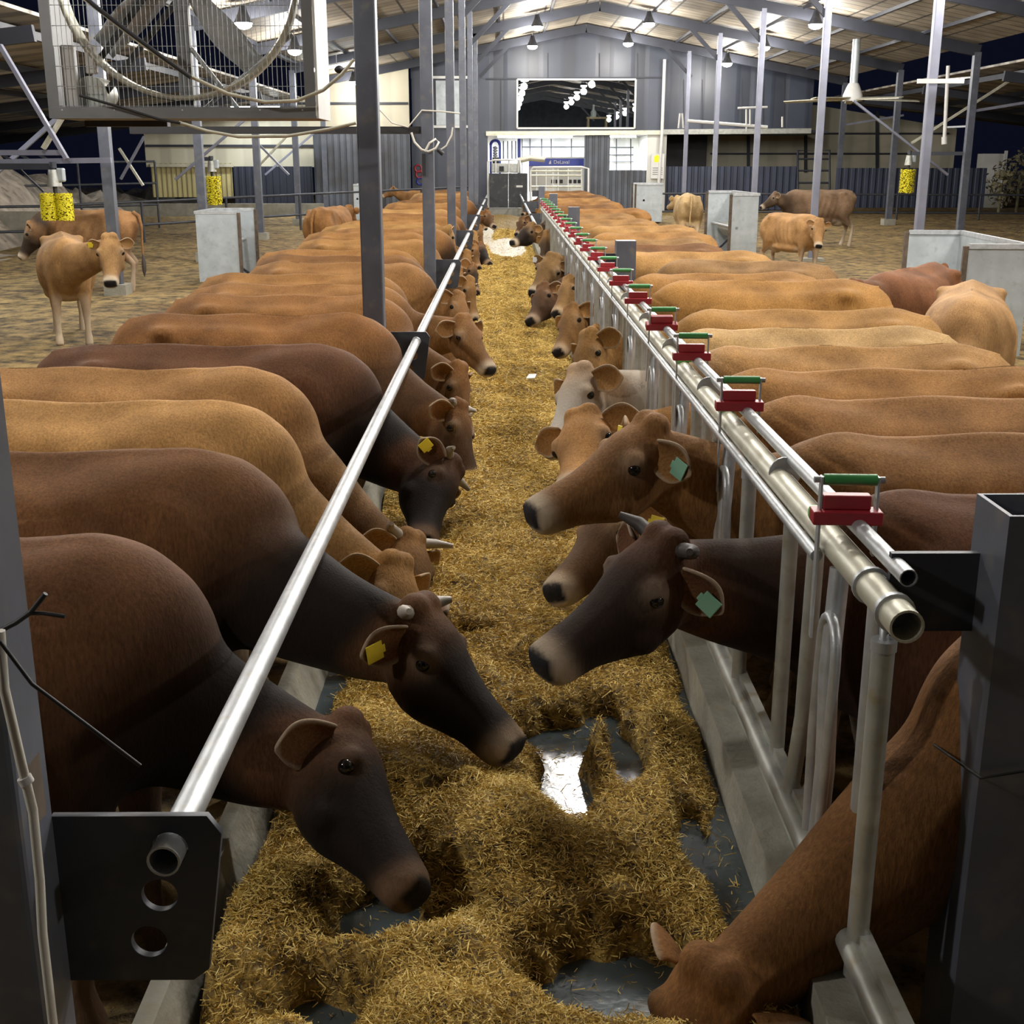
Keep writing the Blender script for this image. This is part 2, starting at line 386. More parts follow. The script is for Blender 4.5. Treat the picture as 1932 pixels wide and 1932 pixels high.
# roof
def roof_():
    m = MB()
    for s, e in ((-1, EAVE_L), (1, EAVE_R)):
        ze = roof_z(e)
        m.prism([(RIDGE_X, -4, RIDGE_Z), (e, -4, ze), (e, -4, ze+.06), (RIDGE_X, -4, RIDGE_Z+.06)], None, (0, 46.5, 0))
    struct(m.build('ceiling', M['roof']))
roof_()
tn = [2]
def trim(m, mt, bevel=0): tn[0] += 1; return struct(m.build('trim_%d' % tn[0], mt, bevel=bevel))
for i, y in enumerate(FR):                      # one rafter pair per frame, with haunches at the inner columns
    m = MB()
    for e in (EAVE_L, EAVE_R):
        m.bar((RIDGE_X, y, RIDGE_Z-.16), (e, y, roof_z(e)-.16), .12, .24)
    for cx, s in ((-.74, 1), (5.85, -1)):
        m.bar((cx, y, roof_z(cx)-.95), (cx+s*.9, y, roof_z(cx+s*.9)-.22), .07, .10)
    trim(m, M['beam'])
x = EAVE_L+.15
while x < EAVE_R:                               # purlins
    if abs(x-RIDGE_X) > .2:
        trim(MB().bar((x, -4, roof_z(x)-.03), (x, 42, roof_z(x)-.03), .06, .07), M['beam'])
    x += 1.36
# lower sheds on both sides of the main roof
for s, x0, z0, x1, z1 in ((-1, -6.5, 3.95, -17, 2.75), (1, 11.3, 4.10, 23, 2.75)):
    trim(MB().prism([(x0, 3, z0), (x1, 3, z1), (x1, 3, z1+.05), (x0, 3, z0+.05)], None, (0, 43.2, 0)), M['shedroof'])
    for k in range(6):
        t = (k+.3)/6; xx = x0+(x1-x0)*t; zz = z0+(z1-z0)*t
        trim(MB().bar((xx, 3, zz-.08), (xx, 43, zz-.08), .07, .12), M['beam'])
    for y in FR[2:]:
        trim(MB().bar((x0, y, z0-.24), (x1, y, z1-.24), .10, .22), M['beam'])
    if s > 0:   # bright translucent strips
        for y in (24, 28, 32, 36):
            trim(MB().prism([(15, y, z0+(z1-z0)*(15-x0)/(x1-x0)-.012), (21, y, z0+(z1-z0)*(21-x0)/(x1-x0)-.012), (21, y+1, z0+(z1-z0)*(21-x0)/(x1-x0)-.012), (15, y+1, z0+(z1-z0)*(15-x0)/(x1-x0)-.012)], None, (0,0,.01)), M['whitewall'])

def pxbox(m, x0, y0, x1, y1, Y, d=.08):
    a = at(x0, y0, Y=Y); b = at(x1, y1, Y=Y); return m.box((a.x, Y, b.z), (b.x, Y+d, a.z))
def wall(name, pieces, mt, d=.08):
    m = MB()
    for p in pieces: pxbox(m, *p, d=d)
    return struct(m.build(name, mt))
W = WALL_Y
xl, xr = at(776, 200, Y=W).x, EAVE_R
zt = at(1000, 148, Y=W).z
m = MB()
m.prism([(xl, W, zt), (xr, W, zt), (xr, W, roof_z(xr)), (RIDGE_X, W, RIDGE_Z), (xl, W, roof_z(xl))], None, (0, .08, 0))
for p in ((776,148,975,250), (1198,148,1530,248), (975,243,1198,250), (776,250,921,412)): pxbox(m, *p, Y=W)
struct(m.build('wall_back', M['gable']))
wall('wall_back_panel', [(1103,250,1148,412,W), (1150,321,1222,412,W+.05)], M['greycorr'])
wall('wall_back_pillar', [(1222,250,1253,412,W)], M['whitewall'])
# flashing lines, gutter pipe and floor edge of the upper room
trim(MB().bar(at(917,149,Y=W-.03), at(1250,146,Y=W-.03), .05), M['beam'])
trim(MB().bar(at(917,252,Y=W-.04), at(1250,250,Y=W-.04), .10, .14), M['cream'])
trim(MB().bar(at(1250,249,Y=W-.04), at(1530,247,Y=W-.04), .10, .16), M['galvdull'])
trim(MB().tube([at(1254,112,Y=W-.12), at(1249,250,Y=W-.12), at(1243,345,Y=W-.12)], .055), M['white'])
for px in (1034,1131,1203,945,1290,1325,1400,1440,1480):
    trim(MB().bar(at(px, 100 if 1000 < px < 1210 else 150, Y=W-.01), at(px, 147 if 1000 < px < 1210 else 246, Y=W-.01), .03), M['beam'])
# observation window and the dim room behind it
a = at(976,150,Y=W); b = at(1197,242,Y=W)
fr = MB()
for p, q in (((a.x,W-.04,a.z),(b.x,W-.04,a.z)), ((a.x,W-.04,b.z),(b.x,W-.04,b.z)), ((a.x,W-.04,a.z),(a.x,W-.04,b.z)), ((b.x,W-.04,a.z),(b.x,W-.04,b.z))):
    fr.bar(p, q, .055)
win = struct(fr.build('window_1', M['white']))
MB().box((a.x, W, b.z), (b.x, W+.012, a.z)).build('pane', M['glass'], win)
struct(MB().box((a.x-.5, W+.1, b.z-.19), (b.x+1, 46, b.z-.1)).build('floor_upper_room', M['darkroom'])); struct(MB().box((a.x-.6, 46, b.z-.2), (b.x+1, 46.1, a.z+.8)).build('wall_upper_room', M['darkroom']))
tb = empty('side_table', (at(1126,240,Y=43).x, 43.0, b.z-.1))
tag(tb, 'small pale wooden table behind the large upper window', 'table')
MB().box((-.36,-.25,.42), (.36,.25,.48)).build('tabletop', M['wood'], tb)
for sx in (-1,1):
    for sy in (-1,1): MB().box((sx*.30-.03, sy*.2-.03, 0), (sx*.30+.03, sy*.2+.03, .42)).build('leg', M['wood'], tb)
bt = MB().tube([(at(1126,240,Y=43).x-.12, 43, b.z+.38), (at(1126,240,Y=43).x-.12, 43, b.z+.55), (at(1126,240,Y=43).x-.12, 43, b.z+.62), (at(1126,240,Y=43).x-.12, 43, b.z+.78)], [.10,.10,.04,.03]).build('bottle', M['white'])
tag(bt, 'small white bottle standing on the table in the upper window', 'bottle')

# milking room behind the opening
zt = at(1000,255,Y=W).z
xa, xb = at(918,300,Y=W).x, at(1225,300,Y=W).x
m = MB(); m.box((xa-.5, 46.4, .2), (xb+.6, 46.5, zt+.3)); struct(m.build('wall_milking_room', M['whitewall']))
struct(MB().box((xa-.5, W+.1, zt+.06), (xb+.6, 46.5, zt+.12)).build('ceiling_milking_room', M['whitewall']))
struct(MB().box((xb+.1, W+.1, .2), (xb+.2, 46.4, zt+.1)).build('wall_milking_room_side', M['whitewall']))
for px in (985,1000,1022,1040,1078,1163,1190):
    trim(MB().bar(at(px,262,Y=46.3), at(px,330,Y=46.3), .035), M['beam'])
for x0, x1, yy in ((985,1105,277),(985,1105,297),(1150,1195,278),(1150,1195,292),(1150,1195,305)):
    trim(MB().bar(at(x0,yy,Y=46.28), at(x1,yy,Y=46.28), .03), M['beam'])

# walls on the left of the gable
Yl = 41.0
m = MB(); xL0, xL1 = at(275,300,Y=Yl).x, xl
def shed_z(x): return 3.9 + (x+6.5)*(3.95-2.75)/10.5
zb = at(400,315,Y=Yl).z
m.prism([(xL0,Yl,zb), (xL1,Yl,zb), (xL1,Yl,4.85), (-5.6,Yl,4.4), (-6.6,Yl,shed_z(-6.6)-.05), (xL0,Yl,shed_z(xL0)-.05)], None, (0,.08,0))
struct(m.build('wall_left', M['creamwall']))
for yy in (275, 195):
    trim(MB().bar(at(275,yy,Y=Yl-.03), at(770,yy,Y=Yl-.03), .07), M['beam'])
wall('wall_left_sheet', [(284,308,440,372,Yl-.1)], M['yellowsheet'])
wall('wall_left_dark', [(440,314,592,400,Yl-.05)], M['navy'])
wall('wall_left_cladding', [(590,250,776,402,Yl-.6)], M['greycorr'])
trim(MB().bar(at(284,312,Y=Yl-.2), at(440,312,Y=Yl-.2), .10), M['creamwall'])
# net curtain on the tower left of the gable
wall('trim_curtain', [(822,152,870,236,W-.05)], M['zincsheet'])
trim(MB().bar(at(815,146,Y=W-.08), at(885,146,Y=W-.08), .08), M['white']); trim(MB().bar(at(815,239,Y=W-.08), at(885,239,Y=W-.08), .08), M['white'])
# right of the gable
Yr = 46.0
m = MB(); p0 = at(1240,322,Y=Yr); xR1 = at(1800,300,Y=Yr).x
m.prism([(p0.x,Yr,p0.z-.8), (xR1,Yr,p0.z-.8), (xR1,Yr,3.15), (11.2,Yr,3.95), (p0.x,Yr,3.9)], None, (0,.08,0))
struct(m.build('wall_right', M['creamwall']))
for yy in (252, 290): trim(MB().bar(at(1340,yy,Y=Yr-.05), at(1790,yy,Y=Yr-.05), .06), M['beam'])
for px in (1412,1520,1655): trim(MB().bar(at(px,210,Y=Yr-.05), at(px,325,Y=Yr-.05), .10), M['beam'])
struct(MB().box((at(1253,250,Y=W).x, W+.08, at(1300,251,Y=W).z), (EAVE_R, Yr, at(1300,251,Y=W).z+.1)).build('ceiling_right', M['greydark']))
wall('wall_right_shade', [(1253,250,1332,320,Yr-.4)], M['black'])  # black sheet standing in for the unlit void under the upper floor
wall('wall_right_fence', [(1240,314,1502,396,W+.4)], M['bluecorr'])
wall('wall_right_fence_far', [(1580,317,1855,392,40.0)], M['bluecorr'])
# low concrete walls at the yard edges and rising ground outside
struct(MB().box((-17, 27.5, 0), (-9.0, 27.7, .95)).build('wall_left_low', M['concrete']))
struct(MB().box((-14, 39, .2), (-5.6, 39.2, .75)).build('wall_left_low_back', M['concrete']))
struct(MB().box((15.6, 36.2, .2), (23, 36.4, 1.15)).build('wall_right_low', M['concrete']))
def hill():
    m = MB(); rows = []
    for j in range(40):
        y = 20 + j*.8; row = []
        for i in range(30):
            x = -9.5 - i*.5; t = max(0, (-10.5-x)); ramp = 1/(1+math.exp((y-33)*.45))
            h = .2 + min(t*1.25, 3.1)*(.18+.82*ramp) + (.22*math.sin(x*2.1+y*1.7) + .18*math.sin(x*3.7-y*2.3) + .12*math.sin(x*7+y*5))*min(1, t*.6)
            row.append((x, y, h))
        rows.append(row)
    m.grid(rows); struct(m.build('trim_rock_bank', M['pinkrock']))
hill()
for k, (px, py, Y, s) in enumerate(((1890,345,40,1.0),(1925,330,41,1.2))):
    m = MB(); c = at(px, py, Y=Y)
    for q in range(260):
        d = Vector(RNG.normal(size=3)); d.normalize(); p = c + Vector((d.x*.5*s, d.y*.5*s, d.z*.75*s))*(.5+.5*random.random())
        u = Vector(RNG.normal(size=3)).normalized()*.09; v = u.cross(d).normalized()*.05
        m.add([p-u, p+v, p+u, p-v], [(0,1,2,3)])
    m.tube([(c.x, Y, .3), (c.x, Y, c.z)], .05)
    tag(m.build('dry_shrub', M['bush']), ['dark shrub outside the far right corner beyond the low concrete wall', 'larger dark shrub at the right edge of the photo outside the yard'][k], 'shrub')
# ------------------------------------------------------------------ columns
ORD = ['first','second','third','fourth','fifth','sixth','seventh','eighth','ninth']
def neck_plate(y, parent, first=False):
    """dark steel plate with three round holes that carries the neck rail beside the column"""
    x0, x1, zc, t = -.691, -.435, .985, .012
    z0, z1 = zc-.235, zc+.055
    # plate as a ring of quads round three holes
    bm = bmesh.new(); cx = -.515
    holes = [(cx, zc), (cx-.022, zc-.082), (cx-.045, zc-.165)]
    outer = [(x0,z0), (x1-.06,z0), (x1-.035,z0+.02), (x1,z1-.03), (x1-.02,z1), (x0,z1)]
    m = MB()
    # solid plate sliced in strips with holes left open
    nx, nz = 50, 58
    def inside(px, pz):
        if not (x0 <= px <= x1 and z0 <= pz <= z1): return False
        edge = x1 - .04*(z1-pz)/(z1-z0)
        if px > edge: return False
        if (px-(edge-.02) > 0 and pz-(z1-.02) > 0 and math.hypot(px-(edge-.02), pz-(z1-.02)) > .02): return False
        if (px-(edge-.02) > 0 and (z0+.02)-pz > 0 and math.hypot(px-(edge-.02), pz-(z0+.02)) > .02): return False
        return all(math.hypot(px-hx, pz-hz) > .029 for hx, hz in holes)
    cu = bpy.data.curves.new('neck_rail_plate', 'CURVE'); cu.dimensions = '2D'; cu.fill_mode = 'BOTH'; cu.extrude = t/2; cu.bevel_depth = .001
    def spl(pts):
        s = cu.splines.new('POLY'); s.points.add(len(pts)-1); s.use_cyclic_u = True
        for p, q in zip(s.points, pts): p.co = (q[0], q[1], 0, 1)
    spl(outer)
    for hx, hz in holes: spl([(hx+.029*math.cos(a*PI/16), hz+.029*math.sin(a*PI/16)) for a in range(32)])
    o = bpy.data.objects.new('neck_rail_plate', cu); COL.objects.link(o)
    dg = bpy.context.evaluated_depsgraph_get(); dg.update()
    me = bpy.data.meshes.new_from_object(o.evaluated_get(dg)); bpy.data.objects.remove(o)
    me.transform(Matrix.Translation((0, y, 0)) @ Matrix.Rotation(PI/2, 4, 'X'))
    me.materials.clear(); me.materials.append(M['greydark'])
    o = bpy.data.objects.new('neck_rail_plate', me); COL.objects.link(o); o.parent = parent
    return o
for i, y in enumerate(FR[:7]):
    r = empty('steel_column', (0,0,0)); w = .06
    tag(r, ['near dark grey steel column at the left edge of the photo', 'slate grey steel column beside the big boxed fan', 'slate grey column with a looped white hose, beyond the fan column',
            'fourth slate grey column along the left neck rail', 'fifth slate grey column along the left neck rail', 'sixth slate grey column along the left neck rail', 'last slate grey column before the black gate, left of the feed belt'][i], 'column')
    MB().box((-.75-w, y-w, 0), (-.75+w, y+w, roof_z(-.75)-.2)).build('post', M['grey'], r, bevel=.008)
    MB().box((-.75-.12, y-.10, 0), (-.75+.064, y+.10, .02)).build('base_plate', M['greydark'], r)
    if i == 0: MB().box((-.6905, y-.03, 1.06), (-.6885, y+.03, 1.16)).build('rust_patch', M['rust'], r)
    neck_plate(y+w-.002, r)
for i, y in enumerate(FR[2:8]):
    r = empty('steel_column', (0,0,0)); w = .062; cx = [6.23,6.03,5.86,5.80,5.77,5.75][i]
    tag(r, ['tall lilac grey steel column standing nearest on the right', 'tall lilac grey column behind the calf that faces the camera', 'tall lilac grey column third along on the right, beside the grey brown cow',
            'tall lilac grey column fourth along on the right', 'tall lilac grey column fifth along on the right, near the notice board', 'farthest lilac grey column on the right, at the back wall'][i], 'column')
    p = MB().box((cx-w, y-w, 0), (cx+w, y+w, roof_z(cx)-.2))
    p.build('post', M['column'], r, bevel=.012)
    MB().box((cx-.2, y-.2, 0), (cx+.2, y+.2, .24)).build('footing', M['concrete'], r)
    if i < 2: MB().box((cx-.25, y-.15, 3.05 if i else 3.22), (cx+.40, y-.11, 3.11 if i else 3.28)).build('cross_arm', M['white'], r)
for i, y in enumerate(FR[3:8]):
    for s, x in ((-1, EAVE_L+.05), (1, EAVE_R-.05)):
        if s < 0 and i == 0 and False: continue
        r = empty('steel_column', (0,0,0)); w = .075
        side = 'left' if s < 0 else 'right'
        tag(r, 'slim grey eaves column, %s along the %s side of the barn' % (ORD[i], side), 'column')
        MB().box((x-w, y-w, 0), (x+w, y+w, roof_z(x)-.2)).build('post', M['grey'], r)
        MB().box((x-.16, y-.16, 0), (x+.16, y+.16, zf(y)+.16)).build('footing', M['concrete'], r)
        if i in (0, 2, 4):
            MB().bar((x, y, 3.1), (x+s*1.9, y, 1.6 if s < 0 else 3.4), .06).build('brace', M['column'], r)
# crossed bracing by the left wall and the truss arm near the first brush
for (a0, a1, b0, b1, Y, nm) in (((478,262),(545,330),(540,258),(480,322),34.4,'thin pale crossed bracing between two columns in front of the left wall'),
                                 ((0,85),(126,300),(150,168),(82,280),17.0,'pale diagonal bracing left of the big fan box'),
                                 ((272,258),(228,338),(225,280),(270,350),30.0,'pale diagonal brace against the dark sky left of the pale wall'),
                                 ((1610,190),(1788,330),(1932,135),(1720,270),30.2,'long pale crossed bracing behind the right yellow brush')):
    r = empty('steel_brace', (0,0,0)); tag(r, nm, 'brace')
    MB().bar(at(*a0, Y=Y), at(*a1, Y=Y), .09, .05).build('bar', M['column'], r)
    MB().bar(at(*b0, Y=Y+.15), at(*b1, Y=Y+.15), .09, .05).build('bar', M['cream'], r)
# horizontal beam that ties the columns behind the fan
tag(MB().bar((-3.7, FR[2]+.1, 2.30), (-.8, FR[2]+.1, 2.30), .10, .07).build('tie_beam', M['black']), 'dark horizontal steel beam running under and behind the boxed fan', 'beam')

# ------------------------------------------------------------------ left neck rail
r = empty('neck_rail', (0,0,0)); tag(r, 'long galvanised neck rail over the cows on the left', 'rail')
ys = [1.625]+[y+.06 for y in FR[1:7]]+[39.5]
for a, b in zip(ys[:-1], ys[1:]):
    MB().tube([(-.515, a, .985), (-.515, b-(.0), .985+.004*b*0)], .0255, 20, True, True).build('pipe', M['galv'], r)
r = empty('neck_rail', (0,0,0)); tag(r, 'short far galvanised neck rail on the right before the black gate', 'rail')
MB().tube([(.525, 20.5, 1.0), (.525, 39.5, 1.0)], .0255, 16).build('pipe', M['galv'], r)
for y in (23.7, 31): MB().box((.49, y, .80), (.85, y+.02, 1.06)).build('neck_rail_plate', M['greydark'], r)

# ------------------------------------------------------------------ right stub posts and headlock fence
for i, y in enumerate((2.06, 9.55, 16.7, 23.7, 31.0)):
    r = empty('fence_post', (0,0,0))
    tag(r, ['near dark hollow square post at the right edge of the photo', 'short grey square post second along the headlock fence', 'short grey square post third along the headlock fence',
            'short grey square post fourth along the headlock fence', 'farthest short grey square post near the black gate'][i], 'post')
    w = .075; x = .935; z1 = 1.42; p = MB()
    for a, b in (((-w,-w),(w,-w+.008)), ((-w,w-.008),(w,w)), ((-w,-w+.008),(-w+.008,w-.008)), ((w-.008,-w+.008),(w,w-.008))):
        p.box((x+a[0], y+a[1], .02), (x+b[0], y+b[1], z1 if i == 0 else z1-.004))
    p.build('post', M['grey'], r)
    if i: MB().box((x-w, y-w, z1-.004), (x+w, y+w, z1)).build('cap', M['grey'], r)
    MB().box((.70, y+.03, 1.17), (x-w, y+.045, 1.32)).build('rail_bracket', M['greydark'], r)

HX, HZ = .680, 1.245            # main rail of the headlocks
fence = empty('headlock_fence', (HX, 0, 0)); tag(fence, 'long galvanised headlock fence with red and green latches on the right', 'headlock fence')
def L_(x, y, z): return (x-HX, y, z)
MB().tube([L_(HX,1.92,HZ), L_(HX,21.6,HZ)], .030, 20, True, True).build('main_rail', M['cream'], fence)
for y in (1.99, 2.13): MB().tube([L_(HX,y-.006,HZ), L_(HX,y+.006,HZ)], .036, 20).build('collar', M['galv'], fence)
MB().tube([L_(HX-.038,2.38,HZ-.024), L_(HX-.038,21.6,HZ-.024)], .013, 12).build('guide_bar', M['galv'], fence)
MB().tube([L_(HX+.030,2.02,HZ+.052), L_(HX+.030,21.6,HZ+.052)], .0165, 14, True, True).build('control_rod', M['galv'], fence)
MB().tube([L_(HX-.02,1.7,.56), L_(HX-.02,21.6,.56)], .024, 14).build('lower_rail', M['galvdull'], fence)
MB().box(L_(HX-.012,1.7,.47), L_(HX+.012,21.6,.60)).build('kick_plate', M['galvdull'], fence)
locks = [2.36, 3.52, 4.46] + [5.36+.95*i for i in range(18)]
def make_latch():
    """red latch block between two steel plates under a green roller"""
    h = empty('latch', (0,0,0)); h.parent = fence
    for sx, zz in ((-.052, -.20), (.060, -.02)):
        MB().prism([(sx, -.010, .145), (sx, .010, .145), (sx, .014, .0), (sx, .010, zz), (sx, -.010, zz), (sx, -.014, .0)], None, (.005,0,0)).build('side_plate', M['galv'], h, bevel=.001)
        MB().tube([(sx-.012, 0, .138), (sx+.016, 0, .138)], .007, 8).build('bolt', M['galv'], h)
    MB().tube([(-.045, 0, .138), (.060, 0, .138)], .0115, 14).build('roller', M['green'], h)
    MB().box((-.066,-.030,.050), (.072,.018,.078)).box((-.045,-.014,.078), (.050,.016,.108)).build('latch_block', M['red'], h, bevel=.003)
    return h
first = make_latch()
for i, y in enumerate(locks):
    h = first if i == 0 else copy_tree(first, fence)
    h.location = L_(HX+.006, y, HZ+.005); h.rotation_euler = (0, 0, -.06)
    if i in (3, 9): h.rotation_euler = (.25, 0, 0)
for y in [q+.13 for q in locks[:3]]:
    c = MB().box(L_(HX+.008,y-.028,HZ+.028), L_(HX+.052,y+.028,HZ+.075)); c.box(L_(HX-.030,y-.02,HZ+.02), L_(HX+.02,y+.02,HZ+.05))
    c.build('clamp', M['greenlight'], fence, bevel=.008)
for y in [q+.55 for q in locks[:12]]:
    MB().tube([L_(HX+.012,y-.003,HZ+.018), L_(HX+.012,y+.003,HZ+.018)], .040, 18).build('joint_sleeve', M['galv'], fence)
# the yokes: uprights, swinging bars and bowed loops
def uprights(y):
    """per place: fixed double uprights, a bowed loop and a swinging bar"""
    a = MB().tube([L_(HX-.01,y-.30,.50), L_(HX-.01,y-.30,HZ-.07)], .0205, 14); a.build('upright', M['galvdull'], fence)
    MB().tube([L_(HX-.01,y-.30,HZ-.075), L_(HX-.01,y-.30,HZ-.055)], .023, 14).build('end_cap', M['galv'], fence)
    MB().tube([L_(HX-.01,y-.30,HZ-.06), L_(HX-.01,y-.295,HZ-.03), L_(HX-.01,y-.25,HZ-.02)], .009, 8).build('hook', M['galv'], fence)
    MB().tube([L_(HX+.015,y-.18,.52), L_(HX+.015,y-.18,HZ-.02)], .021, 14).build('upright', M['galv'], fence)
    MB().tube([L_(HX,y+.46,.52), L_(HX,y+.46,HZ-.02)], .019, 12).build('upright', M['galvdull'], fence)
    # loop: up, over and down, leaning
    pts = [Vector(L_(HX-.03,y-.06,.62)), Vector(L_(HX-.03,y-.075,.85)), Vector(L_(HX-.03,y-.085,1.03))]
    pts += arc(L_(HX-.03,y-.03,1.06), .055, PI, 0, (0,1,0), (0,0,1.25), 10)
    pts += [Vector(L_(HX-.03,y+.03,1.0)), Vector(L_(HX-.03,y+.04,.85)), Vector(L_(HX-.03,y+.03,.62))]
    MB().tube(pts, .011, 10).build('loop', M['galv'], fence)
    MB().tube([L_(HX-.02,y-.02,.60), L_(HX-.02,y-.035,.8), L_(HX-.02,y-.01,1.0), L_(HX-.005,y+.02,HZ-.03)], .0205, 14).build('swing_bar', M['galv'], fence)
    MB().tube([L_(HX-.01,y+.28,.52), L_(HX-.01,y+.20,.80), L_(HX-.01,y+.19,HZ-.02)], .019, 12).build('swing_bar', M['galvdull'], fence)
nfull = 14
for y in [2.30] + locks[1:nfull]: uprights(y)
for y in locks[nfull:]:                       # far places, a few pixels each
    m = MB()
    for dy in (-.30,-.15,0,.2): m.tube([L_(HX,y+dy,.5), L_(HX,y+dy,HZ-.03)], .020, 8)
    m.build('yoke_bars', M['galvdull'], fence)
# ------------------------------------------------------------------ feed on the belt
bumps = [(random.uniform(KL,KR), 1.2+38*random.random()**2.2, random.uniform(.05,.20), random.uniform(-.03,.075)) for _ in range(420)]
BX = np.array([b[0] for b in bumps]); BYs = np.array([b[1] for b in bumps]); BR = np.array([b[2] for b in bumps]); BH = np.array([b[3] for b in bumps])
# bare patches of belt: x, y, rx, ry, depth
PATCH = [(.165,2.98,.075,.20,.24), (.215,3.27,.15,.13,.24), (.345,3.12,.055,.17,.2), (.30,3.42,.06,.10,.14), (.225,2.15,.17,.14,.22), (-.25,2.38,.16,.15,.2), (-.38,2.05,.13,.10,.12), (-.17,2.83,.045,.035,.13), (.47,2.75,.04,.16,.1), (.55,2.45,.06,.35,.13),
         (.08,25.0,.34,3.0,.3), (-.12,4.05,.08,.06,.1), (.08,6.9,.06,.15,.0), (-.42,29.5,.2,4,.15)]
FILL = [(.21,3.03,.05,.05,.0), (.265,3.10,.06,.08,.10)]
def hay(x, y):
    x = np.asarray(x, float); y = np.asarray(y, float)
    h = .035 + .055*np.exp(-((x-.05)/.42)**2) + .012*np.sin(y*5.1+x*7)*np.sin(x*11-y*2) + .010*np.sin(y*13+x*3) * np.sin(x*23+y*4) 
    shp = x.shape; xf = x.ravel(); yf = y.ravel(); add = np.zeros(xf.shape)
    for c in range(0, len(xf), 20000):
        dx = (xf[c:c+20000,None]-BX)/BR; dy = (yf[c:c+20000,None]-BYs)/(BR*(1+.05*BYs))
        add[c:c+20000] = (BH*np.exp(-dx*dx-dy*dy)).sum(1)
    h = h + add.reshape(shp)*np.clip(1.2-y/30, .4, 1)
    wob = .22*np.sin(x*41+y*23)*np.sin(y*37-x*19)
    for px, py, rx, ry, d in PATCH:
        q = ((x-px)/rx)**2 + ((y-py)/ry)**2 + wob
        h = h - d*np.exp(-q*q*.9)
    for px, py, rx, ry, d in FILL:
        q = ((x-px)/rx)**2 + ((y-py)/ry)**2 + wob
        h = h + d*np.exp(-q)
    # scraped strips beside the kerbs
    h = h - .05*np.exp(-((x-KR)/.06)**2) - .02*np.exp(-((x-KL)/.06)**2)
    return np.clip(h, -.03, .22)
def feed_():
    xs = np.linspace(KL+.004, KR-.004, 90)
    ys = [1.2]
    while ys[-1] < 38.5: ys.append(ys[-1] + .014*max(1, ys[-1]/3.2))
    ys = np.array(ys); X, Y = np.meshgrid(xs, ys); H = hay(X, Y)
    fine = .010*RNG.random(H.shape)
    Z = BELT_Z + H + fine*(H > .01) - .004
    m = MB(); m.v = list(map(tuple, np.stack([X, Y, Z], -1).reshape(-1,3))); b = len(xs)
    m.f = [(i*b+j, i*b+j+1, (i+1)*b+j+1, (i+1)*b+j) for i in range(len(ys)-1) for j in range(b-1)]; m.sm = [True]*len(m.f)
    Hf = H.ravel(); keepf = [q for q, f in enumerate(m.f) if max(Hf[i] for i in f) > .0]; m.f = [m.f[q] for q in keepf]; m.sm = [True]*len(m.f)
    bed = m.build('cattle_feed', M['strawbed'])
    tag(bed, 'golden brown chopped straw feed spread along the belt', 'feed', kind='stuff')
    # loose stalks on top
    N = 330000
    u = RNG.random(N)
    y = 1.3*(30/1.3)**(u**.92)
    x = RNG.uniform(KL+.01, KR-.01, N); h = hay(x, y)
    keep = (h > .006) | (RNG.random(N) < .035); x = x[keep]; y = y[keep]; h = np.maximum(h[keep], .001); N = len(x)
    sc = 1+.11*np.maximum(y-2, 0)
    ln = RNG.gamma(3.2, .0040, N)*sc + .005; wd = (.00055+.0008*RNG.random(N))*sc
    long = RNG.random(N) < .02; ln[long] *= 2.0
    a = RNG.uniform(0, 2*PI, N); p = RNG.normal(0, .32, N)
    d = np.stack([np.cos(a)*np.cos(p), np.sin(a)*np.cos(p), np.sin(p)], -1)
    c = np.stack([x, y, BELT_Z+h+.006+np.abs(RNG.normal(0,.006,N))*(h > .01)], -1)
    s = np.cross(d, RNG.normal(size=(N,3))); s /= np.linalg.norm(s, axis=1)[:,None]+1e-9
    t = np.cross(d, s); bend = (RNG.normal(0,.12,N)*ln)[:,None]*t
    P = np.stack([c-d*ln[:,None]/2-s*wd[:,None], c-d*ln[:,None]/2+s*wd[:,None], c+bend-s*wd[:,None], c+bend+s*wd[:,None], c+d*ln[:,None]/2-s*wd[:,None]*.6, c+d*ln[:,None]/2+s*wd[:,None]*.6], 1)
    P[...,0] = np.clip(P[...,0], KL+.003, KR-.003)
    V = P.reshape(-1,3); base = np.arange(N)[:,None]*6
    Fq = np.concatenate([base+np.array([0,1,3,2]), base+np.array([2,3,5,4])], 0)
    me = bpy.data.meshes.new('straw_stalks'); me.vertices.add(len(V)); me.vertices.foreach_set('co', V.ravel())
    me.loops.add(Fq.size); me.loops.foreach_set('vertex_index', Fq.ravel().astype(np.int32))
    me.polygons.add(len(Fq)); me.polygons.foreach_set('loop_start', np.arange(0, Fq.size, 4, dtype=np.int32))
    me.polygons.foreach_set('loop_total', np.full(len(Fq), 4, np.int32)); me.update(calc_edges=True)
    at_ = me.attributes.new('tint', 'FLOAT', 'POINT'); patch = .5+.28*np.sin(x*9+y*4)*np.sin(y*6.3-x*5)
    tint = np.clip(RNG.beta(2,2.2,N)*.75+patch*.30, 0, 1); at_.data.foreach_set('value', np.repeat(tint, 6).astype(np.float32))
    me.materials.append(M['straw'])
    o = bpy.data.objects.new('loose_straw', me); COL.objects.link(o); o.parent = bed; o['kind'] = 'stuff'
feed_()
struct(MB().box((KL+.01, 20.5, BELT_Z+.001), (KR-.01, 35.0, BELT_Z+.008)).build('trim_feed_table', M['trough_floor']))
p = at(1000, 714, z=.46)
tag(MB().prism([(p.x-.03,p.y-.05,.465), (p.x+.035,p.y-.03,.465), (p.x+.05,p.y+.08,.475), (p.x-.005,p.y+.05,.48)], None, (0,0,.006)).build('paper_scrap', M['white']), 'small white scrap lying on the straw between the two rows of cows', 'scrap')

